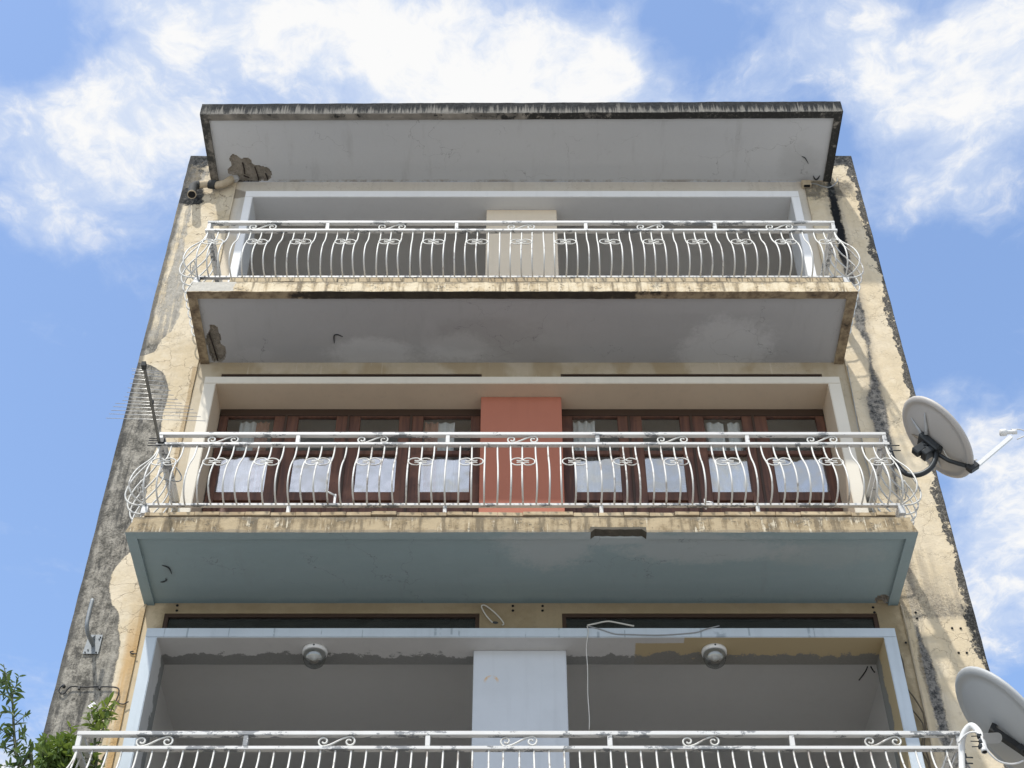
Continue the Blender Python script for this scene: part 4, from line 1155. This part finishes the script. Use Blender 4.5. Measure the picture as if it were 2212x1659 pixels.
for x, y in ((965, 1032), (1058, 1034), (1037, 1300), (1125, 1300), (568, 862), (583, 925), (462, 1190)):
    bm = BM(); lathe(bm, [(0, -.004), (.010, -.004), (.011, .001)], 8, Vector((0, 1, 0)))
    o = obj('anchor_hole', bm, M['void'], B); p = sat(3400 + x * .3618, 2100 + y * .3618, -.024); o.location = p - B.location

tag(tube_obj('conduit', [f7(x, y, -.028) for x, y in ((1408, 222), (1440, 350), (1480, 540), (1520, 720), (1560, 900), (1612, 1150), (1650, 1330))], .007, M['pipe']), 'thin pale conduit running down the edge of the right pier beside the lowest loggia', 'conduit')
def r8(x, y, yy=-.012): return sat(3280 + x * .30143, 1600 + y * .30143, yy)
tag(tube_obj('wire', [sat(3335, 1440, -.03), sat(3352, 1530, -.03), r8(290, 50, -.03), r8(320, 255, -.03), r8(350, 345, -.03), r8(378, 440, -.03), r8(412, 680, -.03), r8(462, 820, -.03), r8(520, 1100, -.03)], .004, M['wire_g']), 'thin grey wire straggling down the wall right of the wooden doors', 'wire')
# ------------------------------------------------------------------ small things on the middle railing
for (cx_, cy_, lab) in ((1355, 905, 'small white bracket with an angled arm clipped to the left part of the middle railing'), ):
    p = sat(400 + cx_ * .678, 1350 + cy_ * .678, -.83)
    T = thing('clothes_bracket', lab, 'bracket', p, 'white line brackets on the middle railing')
    bm = BM(); box(bm, -.010, .010, -.006, .006, -.07, .05, bev=.003); obj('plate', bm, M['plastic'], T)
    bm = BM(); tube(bm, [(0, 0, .035), (-.05, -.02, .05), (-.085, -.03, .065)], .008, 6); obj('arm', bm, M['plastic'], T)
p = sat(1800 + 1440 * .678, 1350 + 925 * .678, -.83)
T = thing('clothes_bracket', 'small white bracket low on the right part of the middle railing', 'bracket', p, 'white line brackets on the middle railing')
bm = BM(); box(bm, -.008, .008, -.006, .006, -.08, .035, bev=.003); obj('plate', bm, M['plastic'], T)
bm = BM(); tube(bm, [(0, 0, 0), (.03, -.02, -.015), (.06, -.03, -.035)], .007, 6); obj('arm', bm, M['plastic'], T)
def r5(x, y, yy): return sat(440 + x * .2713, 1650 + y * .2713, yy)
tag(tube_obj('loose_cable', [r5(930, 700, -.5), r5(975, 760, -.48), r5(1010, 830, -.45), r5(1005, 880, -.45), r5(960, 905, -.45), (r5(890, 895, -.5)), r5(800, 885, -.5), r5(720, 850, -.5), r5(690, 810, -.5), r5(720, 770, -.5), r5(755, 740, -.5)], .006, M['wire_g'], None, 5), 'grey cable coiled loosely inside the left end of the middle railing', 'cable')

# ------------------------------------------------------------------ plants at the bottom left
def leaf_mesh(name, l, w, mat, cup=.25):
    bm = BM(); rows = [(0, .08), (.22, .75), (.5, 1.0), (.78, .68), (1.0, .05)]
    prev = None
    for t, k in rows:
        z = -.25 * l * t * t
        vs = [bm.verts.new((s_ * w / 2 * k, l * t, z + cup * w * .5 * abs(s_) * k)) for s_ in (-1, 0, 1)]
        if prev:
            for i in range(2): bm.faces.new((prev[i], prev[i + 1], vs[i + 1], vs[i])).smooth = True
        prev = vs
    return mesh(name, bm, mat)
def frame_to(d, roll):
    d = d.normalized(); up = Vector((0, 0, 1)); x = d.cross(up)
    x = x.normalized() if x.length > .01 else Vector((1, 0, 0))
    z = x.cross(d)
    return (Matrix((x, d, z)).transposed() @ Matrix.Rotation(roll, 3, 'Y')).to_euler()
def bez(pts, t):
    ls = [(b - a).length for a, b in zip(pts, pts[1:])]; d = t * sum(ls)
    for i, l in enumerate(ls):
        if d <= l or i == len(ls) - 1: return pts[i].lerp(pts[i + 1], min(1, d / max(l, 1e-6)))
        d -= l
def plant(name, label, base, stems, leafs, stem_mat, cap=290, rest=0):
    T = thing(name, label, 'shrub', base)
    o_ = Vector(base); cnt = 0
    bm = BM()
    for path, r0, r1, spacing, ln, dens in stems:
        P = smooth_path(path, 5); tube(bm, [p - o_ for p in P], [r0 + (r1 - r0) * i / (len(P) - 1) for i in range(len(P))], 6)
    obj('stem', bm, stem_mat, T)
    items = []
    for path, r0, r1, spacing, ln, dens in stems:
        P = smooth_path(path, 5); L = 0; ph = random.uniform(0, 6)
        tot = sum((b - a).length for a, b in zip(P, P[1:])); s_ = dens * tot
        while s_ < tot:
            p = bez(P, s_ / tot); d = (bez(P, min(1, s_ / tot + .02)) - bez(P, max(0, s_ / tot - .02))).normalized()
            u = d.orthogonal().normalized(); w = d.cross(u)
            for q in range(random.choice((2, 3, 3))):
                th = ph + q * 2.1 + random.uniform(-.5, .5)
                out = (u * math.cos(th) + w * math.sin(th)) * random.uniform(.8, 1.1) + d * random.uniform(.1, .8) + Vector((0, 0, random.uniform(-.15, .25)))
                items.append((p, out, random.uniform(.65, 1.2) * ln * (1 - .45 * s_ / tot)))
            ph += 2.4; s_ += spacing * random.uniform(.7, 1.3)
    # nearest to the frame's lower corner first, so the ones in view are objects of their own
    items.sort(key=lambda i: -i[0].z)
    for i, (p, d, sc) in enumerate(items[:cap]):
        o = link('leaf', random.choice(leafs), T, p - o_, frame_to(d, random.uniform(-.7, .7))); o.scale = (sc,) * 3
    if items[cap:]:
        bm = BM()
        for p, d, sc in items[cap:]:
            b2 = bmesh.new(); b2.from_mesh(random.choice(leafs)); mt = Matrix.Translation(p - o_) @ frame_to(d, random.uniform(-.7, .7)).to_matrix().to_4x4() @ Matrix.Scale(sc, 4)
            b2.transform(mt); tmp = bpy.data.meshes.new('tmp'); b2.to_mesh(tmp); b2.free(); bm.from_mesh(tmp); bpy.data.meshes.remove(tmp)
        o = obj('foliage', bm, leafs[0].materials[0], T); o['kind'] = 'stuff'
    return T
dl = [leaf_mesh('leaf', 1, .30, M['leaf_d']), leaf_mesh('leaf', 1, .38, M['leaf_d'], .5), leaf_mesh('leaf', 1, .24, M['leaf_d'], .1)]
ll = [leaf_mesh('leaf', 1, .34, M['leaf_l']), leaf_mesh('leaf', 1, .44, M['leaf_l'], .5), leaf_mesh('leaf', 1, .26, M['leaf_l'], .1)]
def p7(x, y, yy): return sat(x * .2556, 2600 + y * .2556, yy)      # enlarged bottom left corner
yt = -1.0
bs = p7(330, 2600, yt); root = Vector((bs.x + .25, yt, GROUND + .12))
main = [root, Vector((bs.x + .2, yt, 2.0)), p7(420, 2100, yt), p7(300, 1640, yt), p7(240, 1350, yt), p7(212, 1060, yt), p7(200, 760, yt), p7(180, 530, yt), p7(125, 330, yt), p7(80, 180, yt), p7(55, 60, yt)]
stems = [(main, .018, .0025, .056, .145, .78)]
for (a, b, c_) in (((185, 540), (235, 420), (290, 250)), ((215, 1000), (330, 900), (420, 830)), ((230, 1260), (330, 1180), (390, 1100)), ((265, 1480), (360, 1400), (470, 1300)),
                   ((205, 820), (90, 800), (-40, 860)), ((225, 1180), (110, 1140), (0, 1040)), ((250, 1430), (120, 1360), (-40, 1330)), ((190, 600), (60, 540), (-60, 480)), ((290, 1600), (180, 1640), (20, 1620)), ((280, 1560), (380, 1640), (460, 1660)), ((130, 330), (60, 330), (-10, 345))):
    stems.append(([p7(*a, yt), p7(*b, yt + random.uniform(-.15, .15)), p7(*c_, yt + random.uniform(-.2, .2))], .005, .0015, .048, .085, .15))
plant('tall_shrub', 'tall slender dark green shrub rising at the left edge against the sky', root, stems, dl, M['stem'])
yv = -.5
root = Vector((p7(700, 2400, yv).x, yv, GROUND + .12))
stems = []
base_ = p7(800, 2100, yv)
stems.append(([root, Vector((base_.x, yv, 3.0)), base_, p7(900, 1700, yv), p7(1000, 1350, yv), p7(1090, 1130, yv), p7(1080, 1010, yv)], .02, .003, .055, .15, .80))
stems.append(([root + Vector((.05, .05, 0)), Vector((base_.x + .3, yv, 3.0)), p7(1400, 2000, yv), p7(1430, 1600, yv), p7(1480, 1100, yv), p7(1540, 900, yv), p7(1640, 720, yv), p7(1720, 580, yv)], .018, .003, .048, .15, .80))
for a in range(64):
    x0, y0 = random.uniform(640, 1180), random.uniform(1400, 1950)
    dxn, dyn = random.uniform(-260, 150), random.uniform(-330, -60)
    if x0 + dxn > 1230 or (y0 + dyn < 1150): continue
    if (x0 + dxn) < 480 + (1650 - (y0 + dyn)) * .9: dxn = abs(dxn) * .4
    stems.append(([p7(x0, y0, yv + random.uniform(-.2, .25)), p7(x0 + dxn * .5, y0 + dyn * .6, yv + random.uniform(-.3, .2)), p7(x0 + dxn, y0 + dyn, yv + random.uniform(-.3, .2))], .004, .0015, .040, .095, .0))
for (a, b, c_) in (((1500, 1010), (1420, 860), (1400, 720)), ((1520, 960), (1620, 900), (1740, 900)), ((1490, 1080), (1400, 980), (1340, 880)), ((1540, 900), (1500, 780), (1490, 690)), ((1600, 800), (1690, 760), (1800, 700)), ((1480, 1160), (1560, 1080), (1640, 1060))):
    stems.append(([p7(*a, yv), p7(*b, yv - .05), p7(*c_, yv - .1)], .004, .0015, .036, .095, .1))
V = plant('climbing_shrub', 'light green leafy shrub with small white flowers behind the left end of the lowest railing', root, stems, ll, M['stem'])
for (x, y) in ((1430, 690), (1390, 705), (1440, 670)):
    bm = BM()
    for k in range(4):
        th = k * math.pi / 2; c_ = Vector((math.cos(th), 0, math.sin(th))) * .009
        vs = [bm.verts.new(c_ + Vector((math.cos(th + q), random.uniform(-.3, .3), math.sin(th + q))) * .009) for q in (-2.2, -.9, 0, .9, 2.2)]
        bm.faces.new(vs)
    obj('flower', bm, M['petal'], V, p7(x, y, yv - .12) - V.location)
